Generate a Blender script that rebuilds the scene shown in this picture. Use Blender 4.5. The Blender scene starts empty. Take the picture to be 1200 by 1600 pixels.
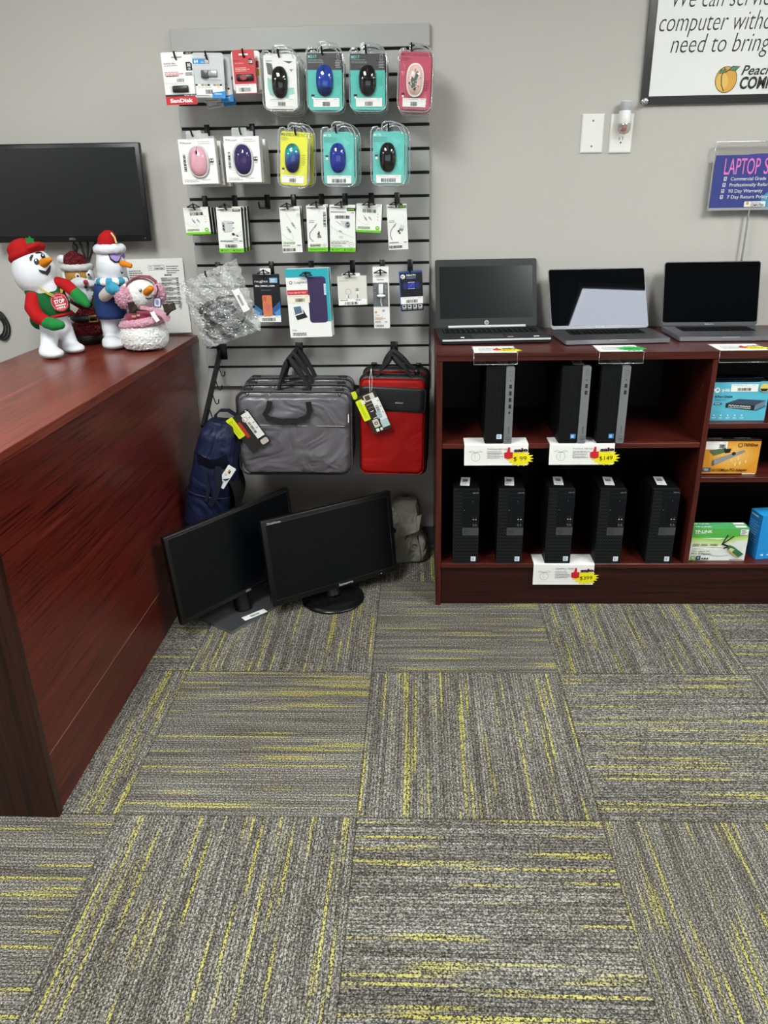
import bpy, bmesh, math, random
from mathutils import Vector, Matrix
S = bpy.context.scene
COL = S.collection
rnd = random.Random(7)

# ------------------------------------------------------------------ camera, light, exposure
F_PX, PPX, PPY = 1147.1, 615.8, 772.3           # focal length and principal point for a 1200x1600 image
CAM = Vector((.1183, -2.941, 1.4443))
RX = Vector((.999343, .032457, -.016105)); UP = Vector((.002753, .375166, .926954)); FW = Vector((-.036128, .926389, -.374830))
cd = bpy.data.cameras.new('camera'); cam = bpy.data.objects.new('camera', cd); COL.objects.link(cam)
cd.sensor_fit = 'VERTICAL'; cd.sensor_height = 36; cd.lens = 36 * F_PX / 1600
cd.shift_x = (600 - PPX) / 1600; cd.shift_y = (PPY - 800) / 1600
cd.clip_start = .05; cd.clip_end = 50
cam.matrix_world = Matrix(((RX.x, UP.x, -FW.x, CAM.x), (RX.y, UP.y, -FW.y, CAM.y), (RX.z, UP.z, -FW.z, CAM.z), (0, 0, 0, 1)))
S.camera = cam
S.view_settings.view_transform = 'Standard'
try: S.view_settings.look = 'None'
except Exception: pass
S.view_settings.gamma = 1; S.view_settings.use_curve_mapping = False
S.view_settings.exposure = 0.0
LAMP = 34.0            # strength of the ceiling panels
ADDED_WINDOW = 0.8           # strength of the added daylight window, unseen behind the camera
wd = bpy.data.worlds.new('world'); S.world = wd; wd.use_nodes = True
wd.node_tree.nodes['Background'].inputs[0].default_value = (.8, .85, 1, 1)
wd.node_tree.nodes['Background'].inputs[1].default_value = .05
CEIL = 2.75
ROOM = (-4.0, 5.2, -5.8)   # x of the side walls, y of the wall behind the camera

# ------------------------------------------------------------------ helpers: measuring
def ray(px, py):
    return RX * ((px - PPX) / F_PX) - UP * ((py - PPY) / F_PX) + FW
def P(px, py, **k):
    """the point of a real plane (x=, y= or z=) that the photograph shows at a pixel"""
    d = ray(px, py); (ax, v), = k.items(); i = 'xyz'.index(ax)
    return CAM + d * ((v - CAM[i]) / d[i])
def face(tl, tr, bl, y):
    """frame of an upright front face from three measured corners: X across, Y up, Z out of the face"""
    a, b, c = P(*tl, y=y), P(*tr, y=y), P(*bl, y=y)
    X = (b - a); W = X.length; X.normalize()
    Yv = (a - c); H = Yv.length; Z = X.cross(Yv).normalized(); Yv = Z.cross(X)
    o = a + X * W / 2 - Yv * H / 2
    return frame(o, X, Yv, Z), W, H
def frame(o, X, Yv, Z):
    return Matrix(((X.x, Yv.x, Z.x, o.x), (X.y, Yv.y, Z.y, o.y), (X.z, Yv.z, Z.z, o.z), (0, 0, 0, 1)))
def pose(pos, yaw=0, tilt=0, roll=0):
    """X across, Y up, Z towards the room (-y); angles in degrees, tilt leans the top back"""
    r = math.radians
    return Matrix.Translation(Vector(pos)) @ Matrix.Rotation(r(yaw), 4, 'Z') @ Matrix.Rotation(r(90), 4, 'X') @ Matrix.Rotation(-r(tilt), 4, 'X') @ Matrix.Rotation(r(roll), 4, 'Z')
T = lambda x, y, z: Matrix.Translation(Vector((x, y, z)))
def RZ(a, ax='Z'): return Matrix.Rotation(math.radians(a), 4, ax)

# ------------------------------------------------------------------ helpers: materials
def lin(h):
    if not isinstance(h, str): return tuple(h) + (1,)
    h = h.lstrip('#'); o = []
    for i in (0, 2, 4):
        c = int(h[i:i + 2], 16) / 255
        o.append(c / 12.92 if c <= .04045 else ((c + .055) / 1.055) ** 2.4)
    return tuple(o) + (1,)
MATS = {}
def mat(hexc, rough=.5, metal=0, grain=0, gscale=200, bump=0, spec=.5, emit=0, coat=0, sheen=0):
    key = (hexc, rough, metal, grain, gscale, bump, spec, emit, coat, sheen)
    if key in MATS: return MATS[key]
    m = bpy.data.materials.new('paint_' + str(hexc).strip('#')); m.use_nodes = True
    nt = m.node_tree; b = nt.nodes['Principled BSDF']
    b.inputs['Base Color'].default_value = lin(hexc); b.inputs['Roughness'].default_value = rough; b.inputs['Metallic'].default_value = metal
    b.inputs['Specular IOR Level'].default_value = spec
    if coat: b.inputs['Coat Weight'].default_value = coat; b.inputs['Coat Roughness'].default_value = .08
    if sheen: b.inputs['Sheen Weight'].default_value = sheen
    if emit:
        b.inputs['Emission Color'].default_value = lin(hexc); b.inputs['Emission Strength'].default_value = emit
    if grain or bump:
        tc = nt.nodes.new('ShaderNodeTexCoord'); n = nt.nodes.new('ShaderNodeTexNoise'); n.inputs['Scale'].default_value = gscale
        n.inputs['Detail'].default_value = 3
        nt.links.new(tc.outputs['Object'], n.inputs['Vector'])
        if grain:
            mx = nt.nodes.new('ShaderNodeMix'); mx.data_type = 'RGBA'; mx.blend_type = 'MULTIPLY'
            rp = nt.nodes.new('ShaderNodeValToRGB'); rp.color_ramp.elements[0].position = .3; rp.color_ramp.elements[1].position = .7
            rp.color_ramp.elements[0].color = (1 - grain,) * 3 + (1,); rp.color_ramp.elements[1].color = (1, 1, 1, 1)
            nt.links.new(n.outputs['Fac'], rp.inputs['Fac'])
            mx.inputs[0].default_value = 1; mx.inputs[6].default_value = lin(hexc)
            nt.links.new(rp.outputs['Color'], mx.inputs[7]); nt.links.new(mx.outputs[2], b.inputs['Base Color'])
        if bump:
            bp = nt.nodes.new('ShaderNodeBump'); bp.inputs['Strength'].default_value = bump; bp.inputs['Distance'].default_value = .002
            nt.links.new(n.outputs['Fac'], bp.inputs['Height']); nt.links.new(bp.outputs['Normal'], b.inputs['Normal'])
    MATS[key] = m
    return m
def newmat(name):
    m = bpy.data.materials.new(name); m.use_nodes = True
    return m, m.node_tree, m.node_tree.nodes['Principled BSDF']
def nodes(nt, typ, **k):
    n = nt.nodes.new(typ)
    for a, v in k.items(): setattr(n, a, v)
    return n
def math_node(nt, op, a, b=None, c=None):
    n = nodes(nt, 'ShaderNodeMath', operation=op)
    for i, v in enumerate((a, b, c)):
        if v is None: continue
        if isinstance(v, (int, float)): n.inputs[i].default_value = v
        else: nt.links.new(v, n.inputs[i])
    return n.outputs[0]
def ramp(nt, fac, stops, interp='LINEAR'):
    r = nodes(nt, 'ShaderNodeValToRGB'); cr = r.color_ramp; cr.interpolation = interp
    while len(cr.elements) < len(stops): cr.elements.new(.5)
    for e, (p, c) in zip(cr.elements, stops): e.position = p; e.color = lin(c)
    nt.links.new(fac, r.inputs['Fac'])
    return r.outputs['Color']
def mixc(nt, fac, a, b, blend='MIX'):
    n = nodes(nt, 'ShaderNodeMix', data_type='RGBA', blend_type=blend)
    for i, v in ((0, fac), (6, a), (7, b)):
        if isinstance(v, (int, float)): n.inputs[i].default_value = v
        elif isinstance(v, str): n.inputs[i].default_value = lin(v)
        else: nt.links.new(v, n.inputs[i])
    return n.outputs[2]
def wood(axis, base='#662319', dark='#43120c', light='#7d382b', rough=.3):
    """mahogany laminate with its grain along one axis of the object"""
    key = ('wood', axis, base, dark, rough)
    if key in MATS: return MATS[key]
    m, nt, b = newmat('mahogany_' + axis)
    tc = nodes(nt, 'ShaderNodeTexCoord'); mp = nodes(nt, 'ShaderNodeMapping')
    sc = {'x': (1.3, 70, 70), 'y': (70, 1.3, 70), 'z': (70, 70, 1.3)}[axis]
    mp.inputs['Scale'].default_value = sc
    nt.links.new(tc.outputs['Object'], mp.inputs['Vector'])
    n1 = nodes(nt, 'ShaderNodeTexNoise'); n1.inputs['Scale'].default_value = 1.0; n1.inputs['Detail'].default_value = 6; n1.inputs['Roughness'].default_value = .65
    n1.inputs['Distortion'].default_value = .08
    n2 = nodes(nt, 'ShaderNodeTexNoise'); n2.inputs['Scale'].default_value = 4.0; n2.inputs['Detail'].default_value = 3
    n3 = nodes(nt, 'ShaderNodeTexNoise'); n3.inputs['Scale'].default_value = .16; n3.inputs['Detail'].default_value = 2
    for n in (n1, n2, n3): nt.links.new(mp.outputs['Vector'], n.inputs['Vector'])
    c = ramp(nt, n1.outputs['Fac'], [(.32, dark), (.48, base), (.6, base), (.75, light)])
    c = mixc(nt, .75, c, ramp(nt, n2.outputs['Fac'], [(.34, '#4a3836'), (.45, '#e9dedc'), (.6, '#ffffff')]), 'MULTIPLY')
    c = mixc(nt, .4, c, ramp(nt, n3.outputs['Fac'], [(.35, '#a09896'), (.65, '#ffffff')]), 'MULTIPLY')
    nt.links.new(c, b.inputs['Base Color'])
    b.inputs['Roughness'].default_value = rough; b.inputs['Specular IOR Level'].default_value = .4
    bp = nodes(nt, 'ShaderNodeBump'); bp.inputs['Strength'].default_value = .06; bp.inputs['Distance'].default_value = .001
    nt.links.new(n2.outputs['Fac'], bp.inputs['Height']); nt.links.new(bp.outputs['Normal'], b.inputs['Normal'])
    MATS[key] = m
    return m
def cloth(name, hexc, rough=.4, spec=.5, scale=9, fold=.03, weave=450):
    """woven bag cloth with soft folds"""
    m, nt, b = newmat(name); tc = nodes(nt, 'ShaderNodeTexCoord'); mp = nodes(nt, 'ShaderNodeMapping'); mp.inputs['Scale'].default_value = (1, 1, .6); mp.inputs['Rotation'].default_value = (.3, .2, .5); nt.links.new(tc.outputs['Object'], mp.inputs[0])
    n1 = nodes(nt, 'ShaderNodeTexNoise'); n1.inputs['Scale'].default_value = scale; n1.inputs['Detail'].default_value = 2; n1.inputs['Distortion'].default_value = 1.6; nt.links.new(mp.outputs[0], n1.inputs['Vector'])
    n2 = nodes(nt, 'ShaderNodeTexNoise'); n2.inputs['Scale'].default_value = weave; nt.links.new(tc.outputs['Object'], n2.inputs['Vector'])
    b1 = nodes(nt, 'ShaderNodeBump'); b1.inputs['Strength'].default_value = 1; b1.inputs['Distance'].default_value = fold; nt.links.new(n1.outputs['Fac'], b1.inputs['Height'])
    b2 = nodes(nt, 'ShaderNodeBump'); b2.inputs['Strength'].default_value = .2; b2.inputs['Distance'].default_value = .001; nt.links.new(n2.outputs['Fac'], b2.inputs['Height']); nt.links.new(b1.outputs['Normal'], b2.inputs['Normal'])
    nt.links.new(b2.outputs['Normal'], b.inputs['Normal']); nt.links.new(ramp(nt, n2.outputs['Fac'], [(.35, tuple(.8 * v for v in lin(hexc)[:3])), (.65, hexc)]), b.inputs['Base Color']); b.inputs['Roughness'].default_value = rough; b.inputs['Specular IOR Level'].default_value = spec
    return m
def clear_plastic(name='clear_plastic', tint='#ffffff', gloss=.06, haze=0.0, bump=0, bscale=60, rough=.05):
    """thin clear plastic: see-through with a fresnel reflection, a little milky where haze is set"""
    if name in MATS: return MATS[name]
    m = bpy.data.materials.new(name); m.use_nodes = True; nt = m.node_tree; nt.nodes.clear()
    out = nodes(nt, 'ShaderNodeOutputMaterial'); tr = nodes(nt, 'ShaderNodeBsdfTransparent'); gl = nodes(nt, 'ShaderNodeBsdfGlossy')
    tr.inputs[0].default_value = lin(tint); gl.inputs['Roughness'].default_value = rough
    ge = nodes(nt, 'ShaderNodeNewGeometry'); dp = nodes(nt, 'ShaderNodeVectorMath', operation='DOT_PRODUCT')
    nt.links.new(ge.outputs['Normal'], dp.inputs[0]); nt.links.new(ge.outputs['Incoming'], dp.inputs[1])
    graz = math_node(nt, 'POWER', math_node(nt, 'SUBTRACT', 1, math_node(nt, 'ABSOLUTE', dp.outputs['Value'])), 5)
    fac = math_node(nt, 'ADD', math_node(nt, 'MULTIPLY', graz, .7), gloss)
    mx = nodes(nt, 'ShaderNodeMixShader'); nt.links.new(fac, mx.inputs[0]); nt.links.new(tr.outputs[0], mx.inputs[1]); nt.links.new(gl.outputs[0], mx.inputs[2])
    last = mx.outputs[0]
    if bump:
        tc = nodes(nt, 'ShaderNodeTexCoord'); n = nodes(nt, 'ShaderNodeTexNoise'); n.inputs['Scale'].default_value = bscale; n.inputs['Detail'].default_value = 3
        nt.links.new(tc.outputs['Object'], n.inputs['Vector'])
        bp = nodes(nt, 'ShaderNodeBump'); bp.inputs['Strength'].default_value = bump; bp.inputs['Distance'].default_value = .004
        nt.links.new(n.outputs['Fac'], bp.inputs['Height'])
        nt.links.new(bp.outputs['Normal'], gl.inputs['Normal']); nt.links.new(bp.outputs['Normal'], dp.inputs[0])
    if haze:
        df = nodes(nt, 'ShaderNodeBsdfDiffuse'); df.inputs[0].default_value = lin('#f2f4f4')
        m2 = nodes(nt, 'ShaderNodeMixShader'); m2.inputs[0].default_value = haze
        nt.links.new(last, m2.inputs[1]); nt.links.new(df.outputs[0], m2.inputs[2]); last = m2.outputs[0]
    nt.links.new(last, out.inputs[0])
    MATS[name] = m
    return m

WHITE = mat('#f0f0ee', .45); PAPER = mat('#efefec', .6); BLACK = mat('#0a0a0b', .35); INK = mat('#141416', .6); GREY = mat('#7d7f82', .5)
DKGREY = mat('#2a2b2d', .5); LTGREY = mat('#c5c7c8', .5); STEELBLACK = mat('#0b0b0c', .4); CHROME = mat('#c9cbcc', .25, 1)
TEXT = mat('#3c3e40', .6); FAINT = mat('#a3a5a6', .6); CREAM = mat('#f1ead6', .55)
CLEAR = clear_plastic(); RIM = clear_plastic('clear_plastic_rim', '#f4f7f7', .25, .22)

# ------------------------------------------------------------------ helpers: shapes
class MB:
    def __init__(s): s.v = []; s.f = []; s.fm = []; s.fs = []; s.mats = []; s.L = 0
    def add(s, vs, fs, m, smooth=False, M=None):
        o = len(s.v)
        s.v += [tuple(M @ Vector(v)) if M is not None else tuple(v) for v in vs]
        if m not in s.mats: s.mats.append(m)
        k = s.mats.index(m)
        for f in fs: s.f.append(tuple(o + i for i in f)); s.fm.append(k); s.fs.append(smooth)
        return s
    def bm(s, b, m, smooth=False, M=None):
        b.verts.index_update()
        s.add([v.co[:] for v in b.verts], [[v.index for v in f.verts] for f in b.faces], m, smooth, M); b.free(); return s
    def box(s, c, size, m, M=None, bev=0, seg=2, smooth=None):
        b = bmesh.new(); bmesh.ops.create_cube(b, size=1)
        for v in b.verts: v.co = Vector((v.co.x * size[0] + c[0], v.co.y * size[1] + c[1], v.co.z * size[2] + c[2]))
        if bev: bmesh.ops.bevel(b, geom=b.edges[:], offset=bev, segments=seg, affect='EDGES', profile=.5)
        return s.bm(b, m, bool(bev) if smooth is None else smooth, M)
    def prism(s, poly, z0, z1, m, M=None, side=None, smooth=False):
        n = len(poly)
        a = sum(poly[i][0] * poly[(i + 1) % n][1] - poly[(i + 1) % n][0] * poly[i][1] for i in range(n))
        if a < 0: poly = poly[::-1]
        vs = [(x, y, z0) for x, y in poly] + [(x, y, z1) for x, y in poly]
        s.add(vs, [tuple(range(n, 2 * n)), tuple(range(n - 1, -1, -1))], m, False, M)
        s.add(vs, [(i, (i + 1) % n, n + (i + 1) % n, n + i) for i in range(n)], side or m, smooth, M)
        return s
    def flat(s, poly, z, m, M=None):
        n = len(poly)
        a = sum(poly[i][0] * poly[(i + 1) % n][1] - poly[(i + 1) % n][0] * poly[i][1] for i in range(n))
        if a < 0: poly = poly[::-1]
        return s.add([(x, y, z) for x, y in poly], [tuple(range(n))], m, False, M)
    def tube(s, pts, r, m, seg=8, closed=False, M=None, caps=True, smooth=True, flatten=None):
        pts = [Vector(p) for p in pts]; n = len(pts); rs = r if isinstance(r, (list, tuple)) else [r] * n
        tan = []
        for i in range(n):
            a = pts[(i - 1) % n] if closed or i else pts[0]; b = pts[(i + 1) % n] if closed or i < n - 1 else pts[-1]
            t = b - a; tan.append(t.normalized() if t.length > 1e-9 else Vector((0, 0, 1)))
        u = tan[0].orthogonal().normalized(); vs = []
        for i in range(n):
            t = tan[i]; u = u - t * u.dot(t)
            u = u.normalized() if u.length > 1e-6 else t.orthogonal().normalized()
            w = t.cross(u)
            for k in range(seg):
                a = 2 * math.pi * k / seg
                vs.append(pts[i] + (u * math.cos(a) + w * math.sin(a)) * rs[i])
        fs = []
        for i in range(n if closed else n - 1):
            j = (i + 1) % n
            for k in range(seg): fs.append((i * seg + k, i * seg + (k + 1) % seg, j * seg + (k + 1) % seg, j * seg + k))
        s.add(vs, fs, m, smooth, M)
        if caps and not closed: s.add(vs, [tuple(range(seg - 1, -1, -1)), tuple(range((n - 1) * seg, n * seg))], m, False, M)
        return s
    def strip(s, pts, wid, w, t, m, M=None):
        """a strap: rectangular section swept along pts, wid = direction of its width"""
        pts = [Vector(p) for p in pts]; n = len(pts); vs = []; wid = Vector(wid).normalized()
        for i in range(n):
            d = (pts[min(i + 1, n - 1)] - pts[max(i - 1, 0)]).normalized(); nn = d.cross(wid).normalized(); ww = nn.cross(d).normalized()
            for a, b in ((-1, -1), (1, -1), (1, 1), (-1, 1)): vs.append(pts[i] + ww * (a * w / 2) + nn * (b * t / 2))
        fs = [(0, 1, 2, 3), tuple(4 * (n - 1) + k for k in (3, 2, 1, 0))]
        for i in range(n - 1):
            for k in range(4): fs.append((4 * i + k, 4 * i + 4 + k, 4 * i + 4 + (k + 1) % 4, 4 * i + (k + 1) % 4))
        return s.add(vs, fs, m, False, M)
    def lathe(s, prof, m, seg=24, M=None, smooth=True):
        n = len(prof); vs = [(r * math.cos(2 * math.pi * k / seg), r * math.sin(2 * math.pi * k / seg), z) for r, z in prof for k in range(seg)]
        fs = [(i * seg + k, i * seg + (k + 1) % seg, (i + 1) * seg + (k + 1) % seg, (i + 1) * seg + k) for i in range(n - 1) for k in range(seg)]
        s.add(vs, fs, m, smooth, M)
        return s.add(vs, [tuple(range(seg - 1, -1, -1)), tuple(range((n - 1) * seg, n * seg))], m, False, M)
    def surf(s, fn, nu, nv, m, M=None, smooth=True, closeu=False):
        vs = [fn(i / nu, j / nv) for i in range(nu if closeu else nu + 1) for j in range(nv + 1)]
        fs = []
        for i in range(nu):
            a = i; b = (i + 1) % nu if closeu else i + 1
            for j in range(nv): fs.append((a * (nv + 1) + j, b * (nv + 1) + j, b * (nv + 1) + j + 1, a * (nv + 1) + j + 1))
        return s.add(vs, fs, m, smooth, M)
    def ell(s, c, r, m, M=None, seg=20, rings=12, e=1.0):
        c = Vector(c)
        def sp(v): return math.copysign(abs(v) ** e, v)
        def fn(u, v):
            a = 2 * math.pi * u; b = math.pi * (v - .5)
            return (c.x + r[0] * sp(math.cos(b)) * sp(math.cos(a)), c.y + r[1] * sp(math.cos(b)) * sp(math.sin(a)), c.z + r[2] * sp(math.sin(b)))
        return s.surf(fn, seg, rings, m, M, True, True)
    def build(s, name, parent=None, label=None, mods=()):
        me = bpy.data.meshes.new(name); me.from_pydata(s.v, [], s.f)
        for m in s.mats: me.materials.append(m)
        me.polygons.foreach_set('material_index', s.fm); me.polygons.foreach_set('use_smooth', s.fs); me.update()
        o = bpy.data.objects.new(name, me); COL.objects.link(o)
        if parent is not None: o.parent = parent
        if label: o['label'] = label
        return o
def remesh(o, vox=.004, smooth=6):
    m = o.modifiers.new('skin', 'REMESH'); m.mode = 'VOXEL'; m.voxel_size = vox; m.use_smooth_shade = True
    n = o.modifiers.new('soft', 'SMOOTH'); n.iterations = smooth; n.factor = .5
    return o
def fuzz(o, scale=.012, strength=.006, name='fuzz'):
    t = bpy.data.textures.new(name, 'CLOUDS'); t.noise_scale = scale; t.noise_depth = 2
    d = o.modifiers.new('fuzz', 'DISPLACE'); d.texture = t; d.strength = strength; d.mid_level = .4; d.texture_coords = 'LOCAL'
    return o
def rrect(w, h, r, n=5, cx=0, cy=0):
    r = min(r, w / 2, h / 2); o = []
    for sx, sy, a0 in ((1, 1, 0), (-1, 1, 90), (-1, -1, 180), (1, -1, 270)):
        for k in range(n + 1):
            a = math.radians(a0 + 90 * k / n); o.append((cx + sx * (w / 2 - r) + r * math.cos(a), cy + sy * (h / 2 - r) + r * math.sin(a)))
    return o
def oval(rx, ry, n=24, cx=0, cy=0): return [(cx + rx * math.cos(2 * math.pi * k / n), cy + ry * math.sin(2 * math.pi * k / n)) for k in range(n)]
_tx = {}
def text_mesh(txt, bold=0):
    k = (txt, bold)
    if k not in _tx:
        c = bpy.data.curves.new('t', 'FONT'); c.body = txt; c.size = 1; c.offset = bold; c.resolution_u = 3; c.align_x = 'LEFT'
        o = bpy.data.objects.new('t', c); me = o.to_mesh()
        vs = [v.co[:] for v in me.vertices]; fs = [tuple(p.vertices) for p in me.polygons]
        o.to_mesh_clear(); bpy.data.objects.remove(o); bpy.data.curves.remove(c)
        x0 = min(v[0] for v in vs) if vs else 0; x1 = max(v[0] for v in vs) if vs else 1
        _tx[k] = ([(v[0] - x0, v[1], 0) for v in vs], fs, x1 - x0)
    return _tx[k]
CAPH = .73   # cap height of the built-in font at size 1
class Art:
    """flat printing on a face of size W x H; u runs across from the left edge, v down from the top edge, both 0..1"""
    def __init__(s, mb, W, H, z=.0003, M=None): s.mb, s.W, s.H, s.z, s.M = mb, W, H, z, M
    def xy(s, u, v): return ((u - .5) * s.W, (.5 - v) * s.H)
    def up(s): s.z += .00012; return s.z
    def p(s, pts, m): s.mb.flat([s.xy(*q) for q in pts], s.up(), m, s.M); return s
    def r(s, u0, v0, u1, v1, m): return s.p([(u0, v0), (u0, v1), (u1, v1), (u1, v0)], m)
    def rr(s, u0, v0, u1, v1, rad, m):
        a, b = s.xy(u0, v0), s.xy(u1, v1)
        s.mb.flat(rrect(b[0] - a[0], a[1] - b[1], rad, 4, (a[0] + b[0]) / 2, (a[1] + b[1]) / 2), s.up(), m, s.M); return s
    def e(s, u, v, rx, ry, m): c = s.xy(u, v); s.mb.flat(oval(rx * s.W, ry * s.H, 28, *c), s.up(), m, s.M); return s
    def ring(s, u, v, r, t, m, n=28):
        c = s.xy(u, v); z = s.up()
        vs = [(c[0] + q * math.cos(2 * math.pi * k / n), c[1] + q * math.sin(2 * math.pi * k / n), z) for k in range(n) for q in (r, r - t)]
        s.mb.add(vs, [(2 * k, (2 * k + 2) % (2 * n), (2 * k + 3) % (2 * n), 2 * k + 1) for k in range(n)], m, False, s.M); return s
    def line(s, pts, t, m):
        pts = [Vector(s.xy(*q)) for q in pts]; z = s.up()
        for a, b in zip(pts[:-1], pts[1:]):
            d = (b - a); 
            if d.length < 1e-7: continue
            n = Vector((-d.y, d.x)).normalized() * t / 2; e = d.normalized() * t * .3
            s.mb.add([(*(a - n - e), z), (*(b - n + e), z), (*(b + n + e), z), (*(a + n - e), z)], [(0, 1, 2, 3)], m, False, s.M)
        return s
    def t(s, u, v, h, txt, m, bold=0, w=None, shear=0, al='l', rot=0, em=None):
        vs, fs, tw = text_mesh(txt, bold); k = h * s.H / CAPH; kx = k if w is None else w * s.W / tw
        x0, y0 = s.xy(u, v); off = {'l': 0, 'c': -tw * kx / 2, 'r': -tw * kx}[al]; z = s.up()
        c, sn = math.cos(math.radians(rot)), math.sin(math.radians(rot))
        q = []
        for x, y, _ in vs:
            X = x * kx + y * k * shear + off; Yv = y * k
            q.append((x0 + X * c - Yv * sn, y0 + X * sn + Yv * c, z))
        s.mb.add(q, fs, m, False, s.M); return s
    def g(s, u0, v0, u1, n, dv, m, th=.35, seed=1):
        """lines of print too small to read"""
        r = random.Random(seed); z = s.up()
        for i in range(n):
            u = u0; end = u1 - (r.random() * .3 * (u1 - u0) if i == n - 1 or r.random() < .3 else 0)
            while u < end:
                w = min((.06 + .16 * r.random()) * (u1 - u0), end - u); a = s.xy(u, v0 + i * dv); b = s.xy(u + w, v0 + i * dv + dv * th)
                s.mb.flat([(a[0], a[1]), (a[0], b[1]), (b[0], b[1]), (b[0], a[1])], z, m, s.M); u += w + .025 * (u1 - u0)
        return s
    def b(s, u0, v0, u1, v1, seed=1, m=None, n=13, vert=False):
        r = random.Random(seed); z = s.up(); ws = [(.4 + r.random(), .3 + .8 * r.random()) for _ in range(n)]; tot = sum(a + b for a, b in ws)
        q = 0
        for a, g in ws:
            k0, k1 = q / tot, (q + a) / tot; q += a + g
            if vert: c0, c1 = s.xy(u0, v0 + (v1 - v0) * k0), s.xy(u1, v0 + (v1 - v0) * k1)
            else: c0, c1 = s.xy(u0 + (u1 - u0) * k0, v0), s.xy(u0 + (u1 - u0) * k1, v1)
            s.mb.flat([(c0[0], c0[1]), (c0[0], c1[1]), (c1[0], c1[1]), (c1[0], c0[1])], z, m or INK, s.M)
        return s

# ------------------------------------------------------------------ helpers: things
def thing(name, label, cat, M=None, group=None):
    o = bpy.data.objects.new(name, None); COL.objects.link(o); o.empty_display_size = .05
    if M is not None: o.matrix_world = M if isinstance(M, Matrix) else Matrix.Translation(Vector(M))
    o['label'] = label; o['category'] = cat
    if group: o['group'] = group
    return o
def tag(o, label, cat, group=None):
    o['label'] = label; o['category'] = cat
    if group: o['group'] = group
    return o
def struct(o): o['kind'] = 'structure'; return o
def dup(root, M, label, group=None):
    r = root.copy(); COL.objects.link(r); r.matrix_world = M; r['label'] = label
    if group: r['group'] = group
    for ch in list(root.children):
        c = ch.copy(); COL.objects.link(c); c.parent = r
        for g in list(ch.children):
            d = g.copy(); COL.objects.link(d); d.parent = c
    return r
def sticker(parent, W, H, u0, v0, u1, v1, seed=1, z=.0012, bar=(.3, .42, .72, .85), name='price_label', vert=False, m=None):
    """a white shelf label with a bar code, stuck on a face of size W x H"""
    w, h = (u1 - u0) * W, (v1 - v0) * H; M = T(((u0 + u1) / 2 - .5) * W, (.5 - (v0 + v1) / 2) * H, z)
    mb = MB(); mb.box((0, 0, 0), (w, h, .0004), m or PAPER, M)
    A = Art(mb, w, h, .0003, M)
    if not vert: A.g(.06, .1, .7, 1, .16, FAINT, .4, seed).g(.78, .1, .95, 1, .16, FAINT, .4, seed + 1).r(.04, .32, .96, .335, FAINT)
    else: A.g(.1, .05, .4, 3, .1, FAINT, .3, seed)
    A.b(*bar, seed=seed, vert=vert)
    return mb.build(name, parent)
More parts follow.
